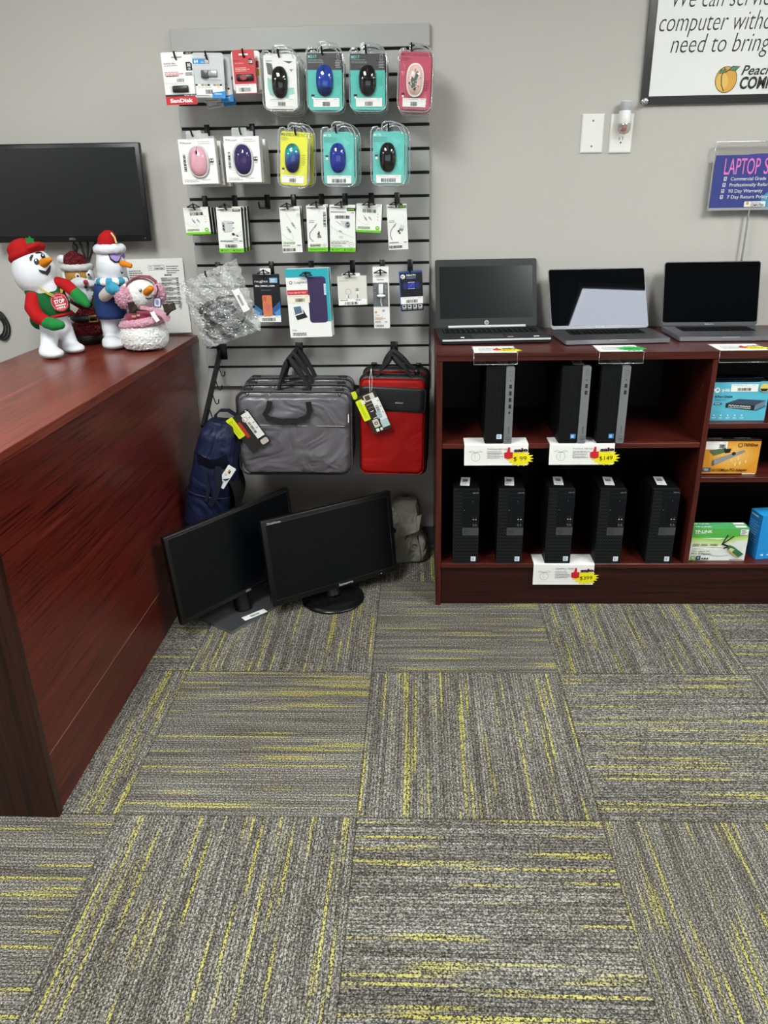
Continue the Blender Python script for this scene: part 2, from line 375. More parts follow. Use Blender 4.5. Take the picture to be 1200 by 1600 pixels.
# ================================================================== the room
def carpet():
    m, nt, b = newmat('carpet_tiles'); L = nt.links
    tc = nodes(nt, 'ShaderNodeTexCoord'); sp = nodes(nt, 'ShaderNodeSeparateXYZ'); L.new(tc.outputs['Object'], sp.inputs[0])
    X, Yc = sp.outputs[0], sp.outputs[1]; TS = .61
    ax = math_node(nt, 'DIVIDE', math_node(nt, 'ADD', X, .044), TS); ay = math_node(nt, 'DIVIDE', math_node(nt, 'ADD', Yc, .928), TS)
    ia, ib = math_node(nt, 'FLOOR', ax), math_node(nt, 'FLOOR', ay)
    par = math_node(nt, 'FLOORED_MODULO', math_node(nt, 'ADD', ia, ib), 2)
    def sel(a, c):   # a where the tile lies across, c where it lies along the room
        return math_node(nt, 'ADD', math_node(nt, 'MULTIPLY', a, math_node(nt, 'SUBTRACT', 1, par)), math_node(nt, 'MULTIPLY', c, par))
    perp, along = sel(Yc, X), sel(X, Yc)
    fr = math_node(nt, 'DIVIDE', perp, .0088); row = math_node(nt, 'FLOOR', fr); fp = math_node(nt, 'FRACT', fr)
    tid = math_node(nt, 'ADD', math_node(nt, 'MULTIPLY', ia, 37.7), math_node(nt, 'MULTIPLY', ib, 91.3))
    def noise(x, y, z, det=1, sc=1):
        c = nodes(nt, 'ShaderNodeCombineXYZ')
        for i, v in enumerate((x, y, z)):
            if isinstance(v, (int, float)): c.inputs[i].default_value = v
            else: L.new(v, c.inputs[i])
        n = nodes(nt, 'ShaderNodeTexNoise'); n.inputs['Scale'].default_value = sc; n.inputs['Detail'].default_value = det
        L.new(c.outputs[0], n.inputs['Vector']); return n.outputs['Fac']
    mul = lambda a, k: math_node(nt, 'MULTIPLY', a, k)
    weave = noise(mul(along, 250), mul(perp, 300), tid, 1)
    rowtone = noise(mul(row, 11.37), mul(along, 1.7), tid, 2)
    yel = noise(mul(row, 7.77), mul(along, 2.4), math_node(nt, 'ADD', tid, 31), 1)
    base = ramp(nt, weave, [(.27, '#2d2c29'), (.38, '#5b5954'), (.52, '#787570'), (.64, '#b6b3ab')])
    base = mixc(nt, .75, base, ramp(nt, rowtone, [(.36, '#a8a4a1'), (.62, '#ffffff')]), 'MULTIPLY')
    ym = math_node(nt, 'MULTIPLY', ramp(nt, yel, [(.575, '#000000'), (.66, '#ffffff')]), ramp(nt, weave, [(.44, '#000000'), (.53, '#ffffff')]))
    c = mixc(nt, mul(ym, .75), base, '#c9c35c')
    groove_shade = ramp(nt, math_node(nt, 'ABSOLUTE', math_node(nt, 'SUBTRACT', fp, .5)), [(.30, '#ffffff'), (.5, '#787470')])  # shade between yarn rows, painted in as darker lines
    c = mixc(nt, .8, c, groove_shade, 'MULTIPLY')
    # seams between the tiles
    def edge(a): return math_node(nt, 'ABSOLUTE', math_node(nt, 'SUBTRACT', math_node(nt, 'FRACT', a), .5))
    seam = ramp(nt, math_node(nt, 'MAXIMUM', edge(ax), edge(ay)), [(.495, '#ffffff'), (.4995, '#aaa6a0')])
    c = mixc(nt, 1, c, seam, 'MULTIPLY')
    stain = nodes(nt, 'ShaderNodeTexNoise'); stain.inputs['Scale'].default_value = 2.2; stain.inputs['Detail'].default_value = 3; L.new(tc.outputs['Object'], stain.inputs['Vector'])
    c = mixc(nt, .35, c, ramp(nt, stain.outputs['Fac'], [(.4, '#cfc6bd'), (.6, '#ffffff')]), 'MULTIPLY')
    L.new(c, b.inputs['Base Color']); b.inputs['Roughness'].default_value = .95; b.inputs['Specular IOR Level'].default_value = .1
    bp = nodes(nt, 'ShaderNodeBump'); bp.inputs['Strength'].default_value = .7; bp.inputs['Distance'].default_value = .003
    L.new(weave, bp.inputs['Height']); L.new(bp.outputs['Normal'], b.inputs['Normal'])
    return m
WALLPAINT = mat('#bcb9b4', .75, bump=.12, gscale=260, spec=.25)
WALLPAINT2 = mat('#b0ada8', .8)
x0, x1, yf = ROOM
struct(MB().box(((x0 + x1) / 2, yf / 2, -.05), (x1 - x0 + .4, -yf + .4, .1), carpet()).build('floor'))
struct(MB().box(((x0 + x1) / 2, .06, CEIL / 2), (x1 - x0 + .4, .12, CEIL), WALLPAINT).build('wall_back'))
struct(MB().box((x0 - .06, yf / 2, CEIL / 2), (.12, -yf, CEIL), WALLPAINT2).build('wall_left'))
struct(MB().box((x1 + .06, yf / 2, CEIL / 2), (.12, -yf, CEIL), WALLPAINT2).build('wall_right'))
# shop front behind the camera: a wall with an opening, and a glowing window added for daylight
wf = MB(); wx0, wx1, wz0, wz1 = -1.5, 2.3, .9, 2.3
wf.box(((x0 + wx0) / 2, yf - .06, CEIL / 2), (wx0 - x0, .12, CEIL), WALLPAINT2); wf.box(((x1 + wx1) / 2, yf - .06, CEIL / 2), (x1 - wx1, .12, CEIL), WALLPAINT2)
wf.box(((wx0 + wx1) / 2, yf - .06, wz0 / 2), (wx1 - wx0, .12, wz0), WALLPAINT2); wf.box(((wx0 + wx1) / 2, yf - .06, (CEIL + wz1) / 2), (wx1 - wx0, .12, CEIL - wz1), WALLPAINT2)
struct(wf.build('wall_front'))
struct(MB().box(((wx0 + wx1) / 2, yf - .07, (wz0 + wz1) / 2), (wx1 - wx0, .02, wz1 - wz0), mat('#e8f0ff', .5, emit=ADDED_WINDOW)).build('added_window_1'))
struct(MB().box(((x0 + x1) / 2, yf / 2, CEIL + .05), (x1 - x0 + .4, -yf + .4, .1), mat('#d8d6d2', .9, grain=.12, gscale=90)).build('ceiling'))
bb = MB(); bbm = mat('#4c4e4f', .5)
prof = [(0, 0), (-.016, 0), (-.014, .006), (-.006, .014), (-.004, .1), (0, .103)]
n = len(prof)
bb.add([(x, y, z) for x in (x0, x1) for y, z in prof], [(i, (i + 1) % n, n + (i + 1) % n, n + i) for i in range(n)], bbm)
struct(bb.build('baseboard_back'))

LAMPM = mat('#fbfffc', .5, emit=LAMP)
LIGHTS = [(1.705, -2.005), (-.73, -2.005), (-3.1, -3.3), (4.1, -2.005)]  # last panel is added, to brighten the wall over the bookcase
def ceiling_light(x, y, lab):
    t = thing('ceiling_light', lab, 'ceiling light', (x, y, CEIL - .03), 'ceiling lights')
    fr = MB()
    for sx in (-1, 1):
        fr.box((sx * .295, 0, .012), (.02, 1.22, .035), WHITE); fr.box((0, sx * .6, .012), (.57, .02, .035), WHITE)
    fr.build('frame', t)
    MB().box((0, 0, .015), (.57, 1.18, .01), LAMPM).build('diffuser', t)
    return t
lt = ceiling_light(*LIGHTS[0], 'white ceiling light panel above the bookcase, mirrored in a laptop screen')
for (x, y), lab in zip(LIGHTS[1:], ('white ceiling light panel between counter and bookcase', 'white ceiling light panel behind the reception counter', 'white light panel added beyond the far end of the bookcase to brighten the wall')):
    dup(lt, T(x, y, CEIL - .03), lab)

# ================================================================== slatted display panel
SL0, SLP = 1.92, .0786
slat_m = mat('#a9a8a6', .38, bump=.05, gscale=400, spec=.4)
def slatwall():
    xl, xr, zt, zb, d = -.742, .1535, 1.993, .741, .019
    mb = MB(); edges = [zt] + [SL0 - k * SLP for k in range(15)] + [zb]
    gap = .0105; dark = mat('#1b1b1c', .6)
    for k in range(16):
        hi = edges[k] - (gap / 2 if k else 0); lo = edges[k + 1] + (gap / 2 if k < 15 else 0)
        mb.box(((xl + xr) / 2, -d / 2 - .006, (hi + lo) / 2), (xr - xl, d - .006, hi - lo), slat_m, bev=.0012, seg=1, smooth=False)
    mb.box(((xl + xr) / 2, -.0035, (zt + zb) / 2), (xr - xl, .007, zt - zb), dark)
    o = mb.build('slat_panel'); o.location.y = -.0015; tag(o, 'grey slatted display panel on the wall holding the hanging goods', 'slat panel')
slatwall()

# ================================================================== bookcase with open shelves
BW = dict(base='#58221a', dark='#32100c', light='#76392e', rough=.34)
WX, WY, WZ = wood('x', **BW), wood('y', **BW), wood('z', **BW)
BX0, BX1, BF, BTOP = .171, 1.80, -.5, .9605
def board(mb, x0, x1, y0, y1, z0, z1, m, bev=.0012): mb.box(((x0 + x1) / 2, (y0 + y1) / 2, (z0 + z1) / 2), (x1 - x0, y1 - y0, z1 - z0), m, bev=bev, seg=1, smooth=False)
bc = thing('bookcase', 'dark mahogany bookcase with open shelves holding computers and boxes', 'bookcase', (BX0, 0, 0))
def bpart(name, *a):
    mb = MB(); a = list(a); a[0] -= BX0; a[1] -= BX0; board(mb, *a); return mb.build(name, bc)
bpart('top', BX0, BX1, BF - .003, -.003, .9345, BTOP, WX)
bpart('side_panel', BX0 + .003, BX0 + .022, BF, -.006, 0, .934, WZ)
bpart('side_panel', BX1 - .022, BX1 - .003, BF, -.006, 0, .934, WZ)
bpart('divider', 1.083, 1.101, BF, -.014, .178, .934, WZ)
bpart('bottom_shelf', BX0 + .0225, BX1 - .0225, BF, -.014, .159, .177, WX)
bpart('shelf', BX0 + .0225, 1.0825, BF + .004, -.014, .625, .643, WX)
bpart('shelf', 1.1015, BX1 - .0225, BF + .004, -.014, .6935, .7115, WX)
bpart('shelf', 1.1015, BX1 - .0225, BF + .004, -.014, .497, .515, WX)
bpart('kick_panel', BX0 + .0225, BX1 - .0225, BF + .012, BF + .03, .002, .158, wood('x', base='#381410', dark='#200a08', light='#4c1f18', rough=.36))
bpart('back_panel', BX0 + .0225, BX1 - .0225, -.0135, -.007, .178, .934, wood('x', base='#140706', dark='#0c0404', light='#1c0b09', rough=.5))  # near-black wood: shade inside the shelves put into the colour
for z, y in ((.52, -.44), (.57, -.44), (.78, -.44), (.83, -.44)):
    MB().lathe([(.0028, 0), (.0028, .0012)], CHROME, 8, T(1.0828 - BX0, y, z) @ RZ(-90, 'Y')).build('shelf_pin', bc)

# ================================================================== reception counter
DX, DROT = -.787, math.degrees(math.atan(.0107))
dk = thing('reception_counter', 'dark mahogany reception counter with plush toys standing on it', 'counter', T(DX, 0, 0) @ RZ(-DROT))
DT = .948
def dpart(name, *a): mb = MB(); board(mb, *a); return mb.build(name, dk)
DTOP = wood('y', base='#7c3626', dark='#5c2317', light='#955040', rough=.28)  # worktop wood lightened, its reflected light put into the colour
dpart('worktop', -.51, .016, -1.60, -.012, DT - .026, DT, DTOP)
dpart('front_panel', -.019, -.001, -1.529, -.052, .176, DT - .0265, wood('y'))
dpart('kick_panel', -.021, -.002, -1.529, -.052, .001, .172, wood('y'))
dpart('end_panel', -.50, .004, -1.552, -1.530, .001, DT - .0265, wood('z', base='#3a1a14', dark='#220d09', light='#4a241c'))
dpart('end_panel', -.50, -.022, -.075, -.052, .001, DT - .0265, wood('z'))
dpart('divider_strip', -.020, -.0015, -1.529, -.052, .172, .1755, mat('#8d6a60', .4))
DM = dk.matrix_world.copy()
# ================================================================== goods hanging on the panel
HY1, HY2, HY3, HY4 = -.215, -.215, -.165, -.165          # how far the four rows of hooks reach into the room
ORD = ['', 'second', 'third', 'fourth']
def peg(px, py, y, label, wide=False, plate=True, base_px=None):
    """a black wire hook: plate in a slot of the panel, rod, upturned tip"""
    y -= .016; tip = P(px, py, y=y); z0 = tip.z - .02
    k = round((SL0 - z0) / SLP); zs = SL0 - k * SLP
    t = thing('peg_hook', label, 'hook', (tip.x, -.019, zs), 'peg hooks on the slatted panel')
    mb = MB(); mb.box((0, -.003, -.012), (.020, .006, .050), STEELBLACK, bev=.001, seg=1); mb.build('back_plate', t)
    r = MB(); yy = y + .019; h0 = z0 - zs
    pts = [(0, -.004, min(.0, h0)), (0, -.02, h0), (0, yy + .019, h0), (0, yy + .009, h0 + .004), (0, yy, h0 + .02)]
    r.tube(pts, .0031, STEELBLACK, 8); r.build('rod', t)
    if wide:
        w = MB(); w.tube([(-.022, yy + .004, h0 + .008), (0, yy + .003, h0 + .019), (.022, yy + .004, h0 + .008)], .0022, STEELBLACK, 6); w.tube([(-.024, yy + .004, h0 + .0075), (.024, yy + .004, h0 + .0075)], .002, STEELBLACK, 6); w.build('price_bar', t)
    return t
def card(mb, W, H, th, m, rad=.004, side=None, M=None): mb.prism(rrect(W, H, rad), -th, 0, m, M, side)
def pack(name, label, F, W, H, th, m, artfn=None, rad=.004, side=None, group=None, part='card', cat='package'):
    t = thing(name, label, cat, F, group); mb = MB(); card(mb, W, H, th, m, rad, side)
    if artfn: artfn(Art(mb, W, H))
    mb.build(part, t); return t
def behind(t, F, n, step, dx, dz, label, tilt=0):
    out = []
    for k in range(1, n + 1):
        M = T(dx * k, step * k, dz * k) @ F @ RZ(tilt * k)
        out.append(dup(t, M, label.format(ORD[k])))
    return out
def mouse_mesh(L, Wd, h, e=.85, waist=0.0):
    def hz(x, y):
        r2 = min(1, (abs(x / (Wd / 2)) ** 2.4 + abs(y / (L / 2)) ** 2.4)); return h * (1 - r2 ** 1.3) ** .5
    def fn(u, v):
        a = 2 * math.pi * u; sp = lambda q: math.copysign(abs(q) ** e, q)
        q = math.sin(v * math.pi / 2); x, y = Wd / 2 * sp(math.cos(a)) * q, L / 2 * sp(math.sin(a)) * q
        x *= 1 - waist * math.exp(-((y / L + .08) / .22) ** 2) ; return (x, y, h * max(0, 1 - q ** 2.6) ** .55)
    return fn, hz
def mouse(parent, M, L, Wd, h, m, low=None, waist=0, wheel=BLACK, rim=None, line=True, name='mouse'):
    fn, hz = mouse_mesh(L, Wd, h, waist=waist); mb = MB()
    n, k = 40, 14
    if low is None: mb.surf(fn, n, k, m, M, True, True)
    else:
        tmp = MB(); tmp.surf(fn, n, k, m, None, True, True)
        a = [f for f in tmp.f if sum(tmp.v[i][1] for i in f) / 4 > -.22 * L]; b = [f for f in tmp.f if f not in a]
        mb.add(tmp.v, a, m, True, M); mb.add(tmp.v, b, low, True, M)
    if rim: mb.tube([Vector((Wd / 2 * 1.0 * math.copysign(abs(math.cos(q)) ** .85, math.cos(q)) * (1 - waist * math.exp(-((math.copysign(abs(math.sin(q)) ** .85, math.sin(q)) / 2 + .08) / .22) ** 2)), L / 2 * math.copysign(abs(math.sin(q)) ** .85, math.sin(q)), .004)) for q in [2 * math.pi * i / 40 for i in range(40)]], .0035, rim, 8, True, M)
    if line: mb.tube([(0, L * (.49 - .3 * i / 8), fn(0.25, math.asin(max(0, min(1, (.49 - .3 * i / 8) / .5))) / (math.pi / 2))[2] + .0002) for i in range(9)], .0006, mat('#111113', .4), 5, False, M)
    o = mb.build(name, parent)
    w = MB(); yw = .29 * L; w.ell((0, yw, fn(.25, math.asin(.58) * 2 / math.pi)[2] + .0005), (Wd * .05, L * .075, .0035), wheel, M, 12, 8); w.build('scroll_wheel', o)
    return o
SHELL = [(0, .2), (.01, .13), (.07, .085), (.19, .075), (.24, .13), (.31, .135), (.32, .03), (.4, 0), (.62, 0), (.8, .03), (.92, .09), (.98, .17), (1, .3), (1, .86), (.975, .93), (.91, .975), (.8, 1), (.2, 1), (.09, .975), (.025, .93), (0, .86)]
def shell(parent, W, H, depth, loop=True, inset=.0):
    """clear moulded pack: front sheet, side wall and bright rims"""
    pts = [((u - .5) * W, (.5 - v) * H) for u, v in SHELL]; mb = MB(); n = len(pts)
    k = 1.0
    mb.add([(x, y, .003) for x, y in pts], [tuple(range(n - 1, -1, -1))], CLEAR)
    mb.add([(x, y, .003) for x, y in pts] + [(x * k, y * k, -depth) for x, y in pts], [(i, (i + 1) % n, n + (i + 1) % n, n + i) for i in range(n)], CLEAR, True)
    for z in (.003, -depth * .5, -depth): mb.tube([(x, y, z) for x, y in pts], .0013, RIM, 6, True)
    mb.tube([((u - .5) * W, (.5 - v) * H, .004) for u, v in ((.34, .1), (.45, .05), (.6, .045), (.75, .07), (.85, .13), (.9, .2))], .0016, RIM, 6)
    return mb.build('clear_shell', parent)
def dome(parent, M, L, Wd, h):
    fn, _ = mouse_mesh(L, Wd, h); mb = MB(); mb.surf(fn, 28, 8, CLEAR, M, True, True); return mb.build('clear_bubble', parent)
def pxface(cx0, cy0, x0, y0, x1, y1, sc, y):
    a = (cx0 + x0 / sc, cy0 + y0 / sc); b = (cx0 + x1 / sc, cy0 + y0 / sc); c = (cx0 + x0 / sc, cy0 + y1 / sc)
    return face(a, b, c, y)
TEAL = mat('#55c0b4', .45); TEALD = mat('#3fa69b', .45); CHAR = mat('#3b3b3c', .45); YEL = mat('#e3e317', .45); PINK = mat('#c14f66', .45); REDP = mat('#c01f2b', .4); BLUEP = mat('#1f86cf', .4); LIME = mat('#6cc318', .45)

# ---- top row, the three memory sticks
F, W, H = face((250.4, 82.4), (299.6, 80.4), (263.6, 164.4), HY1)
def art(A):
    A.rr(.72, .0, 1, .05, .002, INK).t(.80, .04, .025, 'USB 3.0', WHITE).rr(.33, .085, .66, .105, .0008, GREY)
    A.t(.06, .225, .034, 'SanDisk Ultra', INK, .01).g(.06, .245, .5, 1, .03, FAINT, .5)
    A.p([(.76, .19), (.9, .19), (.96, .23), (.96, .35), (.76, .35)], INK).t(.86, .275, .055, '32', WHITE, .03, al='c').t(.86, .335, .035, 'GB', WHITE, .02, al='c')
    A.g(.06, .37, .65, 3, .03, mat('#c0504a', .6), .4).g(.1, .445, .5, 1, .03, TEXT, .5).g(.72, .39, .95, 2, .035, TEXT, .5, 4)
    A.r(.02, .465, .97, .58, WHITE).b(.42, .5, .66, .565, 3).r(0, .80, 1, .842, INK).t(.95, .835, .026, 'RETAIL USB 3.0', WHITE, al='r').r(0, .842, 1, 1, REDP)
    A.t(.5, .955, .075, 'SanDisk', WHITE, .035, w=.74, al='c')
t = pack('memory_stick_card', 'white and red card with a black memory stick, at the top corner by the counter', F, W, H, .0015, PAPER, art, group='memory stick cards')
mb = MB(); mb.box(((.52 - .5) * W, (.5 - .7) * H, .004), (.5 * W, .13 * H, .008), BLACK, bev=.003); mb.box(((.3 - .5) * W, (.5 - .7) * H, .003), (.1 * W, .1 * H, .005), DKGREY, bev=.001); o = mb.build('memory_stick', t)
MB().prism(rrect(.62 * W, .17 * H, .006, 5, 0, -.2 * H), .001, .011, CLEAR).build('clear_bubble', t)
peg(271, 80, HY1 - .004, 'black wire hook holding the white and red memory stick card')

F, W, H = face((299.6, 82), (348, 82.4), (309, 153), HY1)
def art(A):
    A.r(.0, .13, .38, .245, BLUEP).t(.05, .225, .075, '64', WHITE, .02).t(.27, .222, .035, 'GB', WHITE).p([(.38, .13), (.5, .13), (.54, .16), (.54, .245), (.38, .245)], GREY).t(.46, .2, .045, '10x', WHITE, .02, al='c').g(.4, .215, .52, 1, .03, WHITE)
    A.e(.44, .07, .06, .02, GREY).t(.6, .615, .035, 'USB 3.1 Flash Drive', TEXT, al='c', w=.55).g(.45, .635, .75, 1, .02, FAINT)
    for k in range(9): A.r(.04 + .1 * k, .69, .11 + .1 * k, .73, [INK, CREAM, GREY, mat('#c9a24a', .5)][k % 4])
    A.r(.02, .93, .58, .985, LTGREY).p([(.58, .88), (1, .84), (1, 1), (.58, 1)], BLUEP).g(.05, .945, .5, 1, .03, TEXT).g(.66, .9, .9, 1, .05, WHITE)
t = pack('memory_stick_card', 'pale grey card marked 64 with a silver memory stick, front one on its hook', F, W, H, .0015, mat('#c3c7c9', .4), art, rad=.008, group='memory stick cards')
mb = MB(); mb.box((-.12 * W, .03 * H, .004), (.24 * W, .17 * H, .008), mat('#4a4d50', .3), bev=.002); mb.box((.14 * W, .045 * H, .004), (.3 * W, .15 * H, .007), mat('#a9adb0', .3, .6), bev=.003); mb.build('memory_stick', t)
sticker(t, W, H, .06, .73, .93, .94, 5, bar=(.35, .4, .62, .85))
for k, (dx, dz, yw, lab) in enumerate([(.016, -.010, 4, 'pale grey 64 memory stick card, second on its hook with a blue foot showing'), (.012, -.022, 9, 'pale grey 64 memory stick card, tilted rearmost one on its hook')]):
    dup(t, T(dx, .028 * (k + 1), dz) @ F @ RZ(yw), lab)
peg(320, 79.5, HY1 - .004, 'black wire hook holding the pale grey memory stick cards')

F, W, H = face((362, 78.4), (396, 77), (369, 147), HY1)
def art(A):
    A.rr(.3, .085, .72, .125, .001, WHITE).t(.08, .25, .03, 'SanDisk', mat('#5a0e14', .5)).t(.08, .315, .03, 'Ultra USB 3.0', mat('#e9b9b9', .5)).g(.08, .40, .75, 3, .035, mat('#e9c0bd', .5), .4)
    A.p([(.72, .2), (.86, .2), (.92, .24), (.92, .33), (.72, .33)], INK).t(.82, .30, .06, '128', WHITE, .02, al='c', w=.16)
t = pack('memory_stick_card', 'narrow red card with a black memory stick', F, W, H, .0015, REDP, art, group='memory stick cards')
mb = MB(); mb.box((.0, -.13 * H, .004), (.78 * W, .15 * H, .008), BLACK, bev=.003); mb.prism(oval(.011, .008, 16, -.004, -.13 * H), .0085, .009, mat('#8f2a34', .4)); mb.build('memory_stick', t)
sticker(t, W, H, .02, .78, .99, .985, 8, bar=(.15, .4, .75, .85))
F2, W2, H2 = face((360.5, 79.5), (405, 79), (364, 142), HY1 + .035)
rw = pack('memory_stick_pack', 'white rounded memory stick pack showing behind the narrow red card', F2, W2, H2, .02, PAPER, lambda A: A.rr(.86, .45, .97, .62, .002, mat('#d9b63c', .5)).rr(.85, .25, .95, .42, .002, mat('#b2222b', .5)), rad=.008, group='memory stick cards')
dup(rw, T(.004, .03, -.003) @ F2, 'white rounded memory stick pack, rearmost behind the narrow red card')
peg(378, 76, HY1 - .004, 'black wire hook holding the narrow red memory stick card')

# ---- mouse blister packs
def blister(label, F, W, H, cardbox, cardm, artfn, ms, depth=.018, stk=None, seed=1, name='mouse_blister_pack', bar=(.35, .42, .64, .9)):
    """cardbox: the printed card inside the shell (u0,v0,u1,v1)"""
    t = thing(name, label, 'mouse pack', F, 'mouse blister packs'); u0, v0, u1, v1 = cardbox
    w, h = (u1 - u0) * W, (v1 - v0) * H; M = T(((u0 + u1) / 2 - .5) * W, (.5 - (v0 + v1) / 2) * H, 0)
    mb = MB(); card(mb, w, h, .0012, cardm, .012, PAPER, M); artfn(Art(mb, w, h, .0002, M)); mb.build('printed_card', t)
    u, v, L, Wd, kw = ms; MM = T((u - .5) * W, (.5 - v) * H, .0015)
    mouse(t, MM, L, Wd, .021, **kw)
    shell(t, W, H, depth)
    dome(t, MM, L * 1.06, Wd * 1.1, .0235)
    if stk: sticker(t, W, H, *stk, seed=seed, z=.0018, bar=bar)
    return t
# white and teal
F, W, H = face((406.4, 71), (464, 71), (408.5, 173), HY1)
def art(A):
    A.p([(.08, .15), (.25, .17), (.3, .3), (.22, .38), (.12, .36)], mat('#5e6163', .5)).p([(.1, .42), (.24, .46), (.3, .6), (.28, .78), (.16, .74), (.1, .6)], mat('#9cd2c8', .5)).p([(.62, .3), (.72, .34), (.74, .52), (.64, .6)], mat('#9cd2c8', .5)).p([(.68, .62), (.9, .6), (.92, .72), (.76, .74), (.72, .82), (.62, .8)], mat('#9cd2c8', .5))
    A.p([(.6, .12), (.9, .13), (.78, .17)], mat('#4a4d4e', .5)).p([(.78, .27), (.9, .27), (.84, .32)], mat('#8b8f8f', .5)).t(.08, .13, .03, 'logitech', TEXT)
t = blister('white and teal blister pack with a black mouse, front one beside the red card', F, W, H, (.06, .13, .96, .97), PAPER, art, (.49, .56, .5 * H, .46 * W, dict(m=mat('#101011', .12), low=mat('#19191b', .3), waist=.05)), stk=(.17, .81, .88, .935), seed=11)
for k, lab in enumerate(['white and teal mouse pack, second on its hook', 'white and teal mouse pack, third on its hook', 'white and teal mouse pack, rearmost on its hook']):
    dup(t, T(.002 * (k + 1), .046 * (k + 1), -.0015 * k) @ F, lab)
peg(433.5, 76, HY1 - .004, 'black wire hook holding the white and teal mouse packs')
# two slate and teal packs
def art317(A):
    A.r(0, 0, 1, .29, CHAR).t(.03, .085, .055, 'M317', mat('#7fd6d0', .5), .015).g(.03, .105, .5, 3, .025, mat('#8fa7a6', .5), .35, 3)
    A.line([(.86, .02), (.92, .02), (.92, .11), (.86, .11), (.86, .02)], .0008, LTGREY).g(.82, .13, .98, 5, .027, LTGREY, .3, 5)
    A.line([(.89, .31), (.93, .31), (.93, .36), (.89, .36), (.89, .31)], .0006, TEALD).g(.83, .40, .97, 6, .03, TEALD, .4, 8)
    A.r(.09, .72, .19, .76, INK).r(.115, .76, .165, .80, WHITE)
for (bx, lab, mm, lo, hk, n, hkx) in (((477, 65, 535.6, 179.6), 'slate and teal blister pack with a blue mouse, front one in the top row', mat('#1c3f9c', .15), mat('#152a5c', .3), 'black wire hook holding the blue mouse packs of the top row', 2, (501.8, 72)), ((545, 66, 604, 179), 'slate and teal blister pack with a black mouse, front one in the top row', mat('#0e0e10', .12), mat('#161618', .3), 'black wire hook holding the black mouse packs of the top row', 3, (571, 69.5))):
    F, W, H = face((bx[0], bx[1]), (bx[2], bx[1]), (bx[0], bx[3] - 5), HY1)
    t = blister(lab, F, W, H, (.03, .16, .96, .975), TEAL, art317, (.49, .55, .46 * H, .48 * W, dict(m=mm, low=lo, waist=.03)), stk=(.17, .80, .88, .93), seed=21 + n)
    for k in range(1, n):
        dup(t, T(.001 * k, .047 * k, -.002 * k) @ F, lab.split(', front')[0] + ', ' + ('second' if k == 1 else 'rearmost') + ' on its top row hook')
    peg(*hkx, HY1 - .004, hk)
# rose pack
F, W, H = face((619, 68), (674, 66.5), (613.2, 175), HY1)
F = F @ T(.004, 0, 0) @ RZ(-3.0)
def artrose(A):
    A.t(.04, .075, .045, 'M317C', INK, .01).t(.36, .075, .045, 'COLLECTION', mat('#5c1f2e', .5), w=.6).g(.04, .1, .32, 3, .025, mat('#5c1f2e', .5), .35)
    lt = mat('#e5a3ad', .5)
    for a in range(-60, 70, 14):
        q = math.radians(a); A.line([(.93 - .05 * math.cos(q), .86 - .04 * math.sin(q) * .8), (.93 - .17 * math.cos(q), .86 - .13 * math.sin(q))], .0009, lt)
    for a in range(0, 80, 16):
        q = math.radians(a); A.line([(.05, .35), (.05 + .12 * math.cos(q), .35 + .09 * math.sin(q))], .0008, lt)
    A.line([(.1, .2), (.14, .27), (.2, .22)], .0008, lt).line([(.14, .27), (.15, .32)], .0008, lt).r(.08, .72, .17, .76, INK).r(.1, .76, .15, .80, WHITE).g(.82, .5, .95, 5, .04, mat('#8e3347', .5), .35, 9)
t = blister('rose pink blister pack with a leaf patterned mouse', F, W, H, (.05, .12, .95, .96), PINK, artrose, (.5, .54, .47 * H, .46 * W, dict(m=mat('#ecc9bf', .25), waist=.03, wheel=mat('#c9a093', .4), rim=mat('#e8e4e0', .3), line=False)), stk=(.16, .80, .83, .93), seed=31)
ms = [c for c in t.children if c.name.startswith('mouse')][0]
fn, _ = mouse_mesh(.47 * H, .46 * W, .021); lm = MB(); gm = mat('#3f6357', .4)
def zat(x, y):
    Lh, Wh = .47 * H / 2, .46 * W / 2; q = min(1, math.hypot(x / Wh, y / Lh)); return .021 * max(0, 1 - q ** 2.6) ** .55 + .0022
for (x, y, a, l) in ((.1, .12, 60, .2), (.3, .1, 20, .2), (.2, .28, 80, .2), (-.25, -.12, 110, .24), (-.4, -.3, 150, .2), (-.1, -.3, 50, .22), (-.35, -.5, 170, .22), (-.05, -.52, 20, .26), (-.3, -.68, 200, .18), (.05, -.7, -10, .24), (.25, -.55, 10, .2)):
    c, s_ = math.cos(math.radians(a)), math.sin(math.radians(a)); R_ = .47 * H * .5 * l * 1.3; pts = []
    for k in range(12):
        b = 2 * math.pi * k / 12; px, py = R_ * math.cos(b), R_ * .42 * math.sin(b); X = x * .23 * W + px * c - py * s_; Yq = y * .235 * H + px * s_ + py * c
        pts.append((X, Yq, zat(X, Yq)))
    lm.add([(p[0] + 0, p[1], p[2]) for p in pts], [tuple(range(12))], gm, False, T(0, (.5 - .54) * H, 0))
lm.build('leaf_print', ms)
for k in range(1, 3): dup(t, T(.002 * k, .047 * k, -.003 * k) @ F, 'rose pink mouse pack, ' + ['', 'second', 'rearmost'][k] + ' on its hook')
peg(643, 66, HY1 - .004, 'black wire hook holding the rose pink mouse packs')

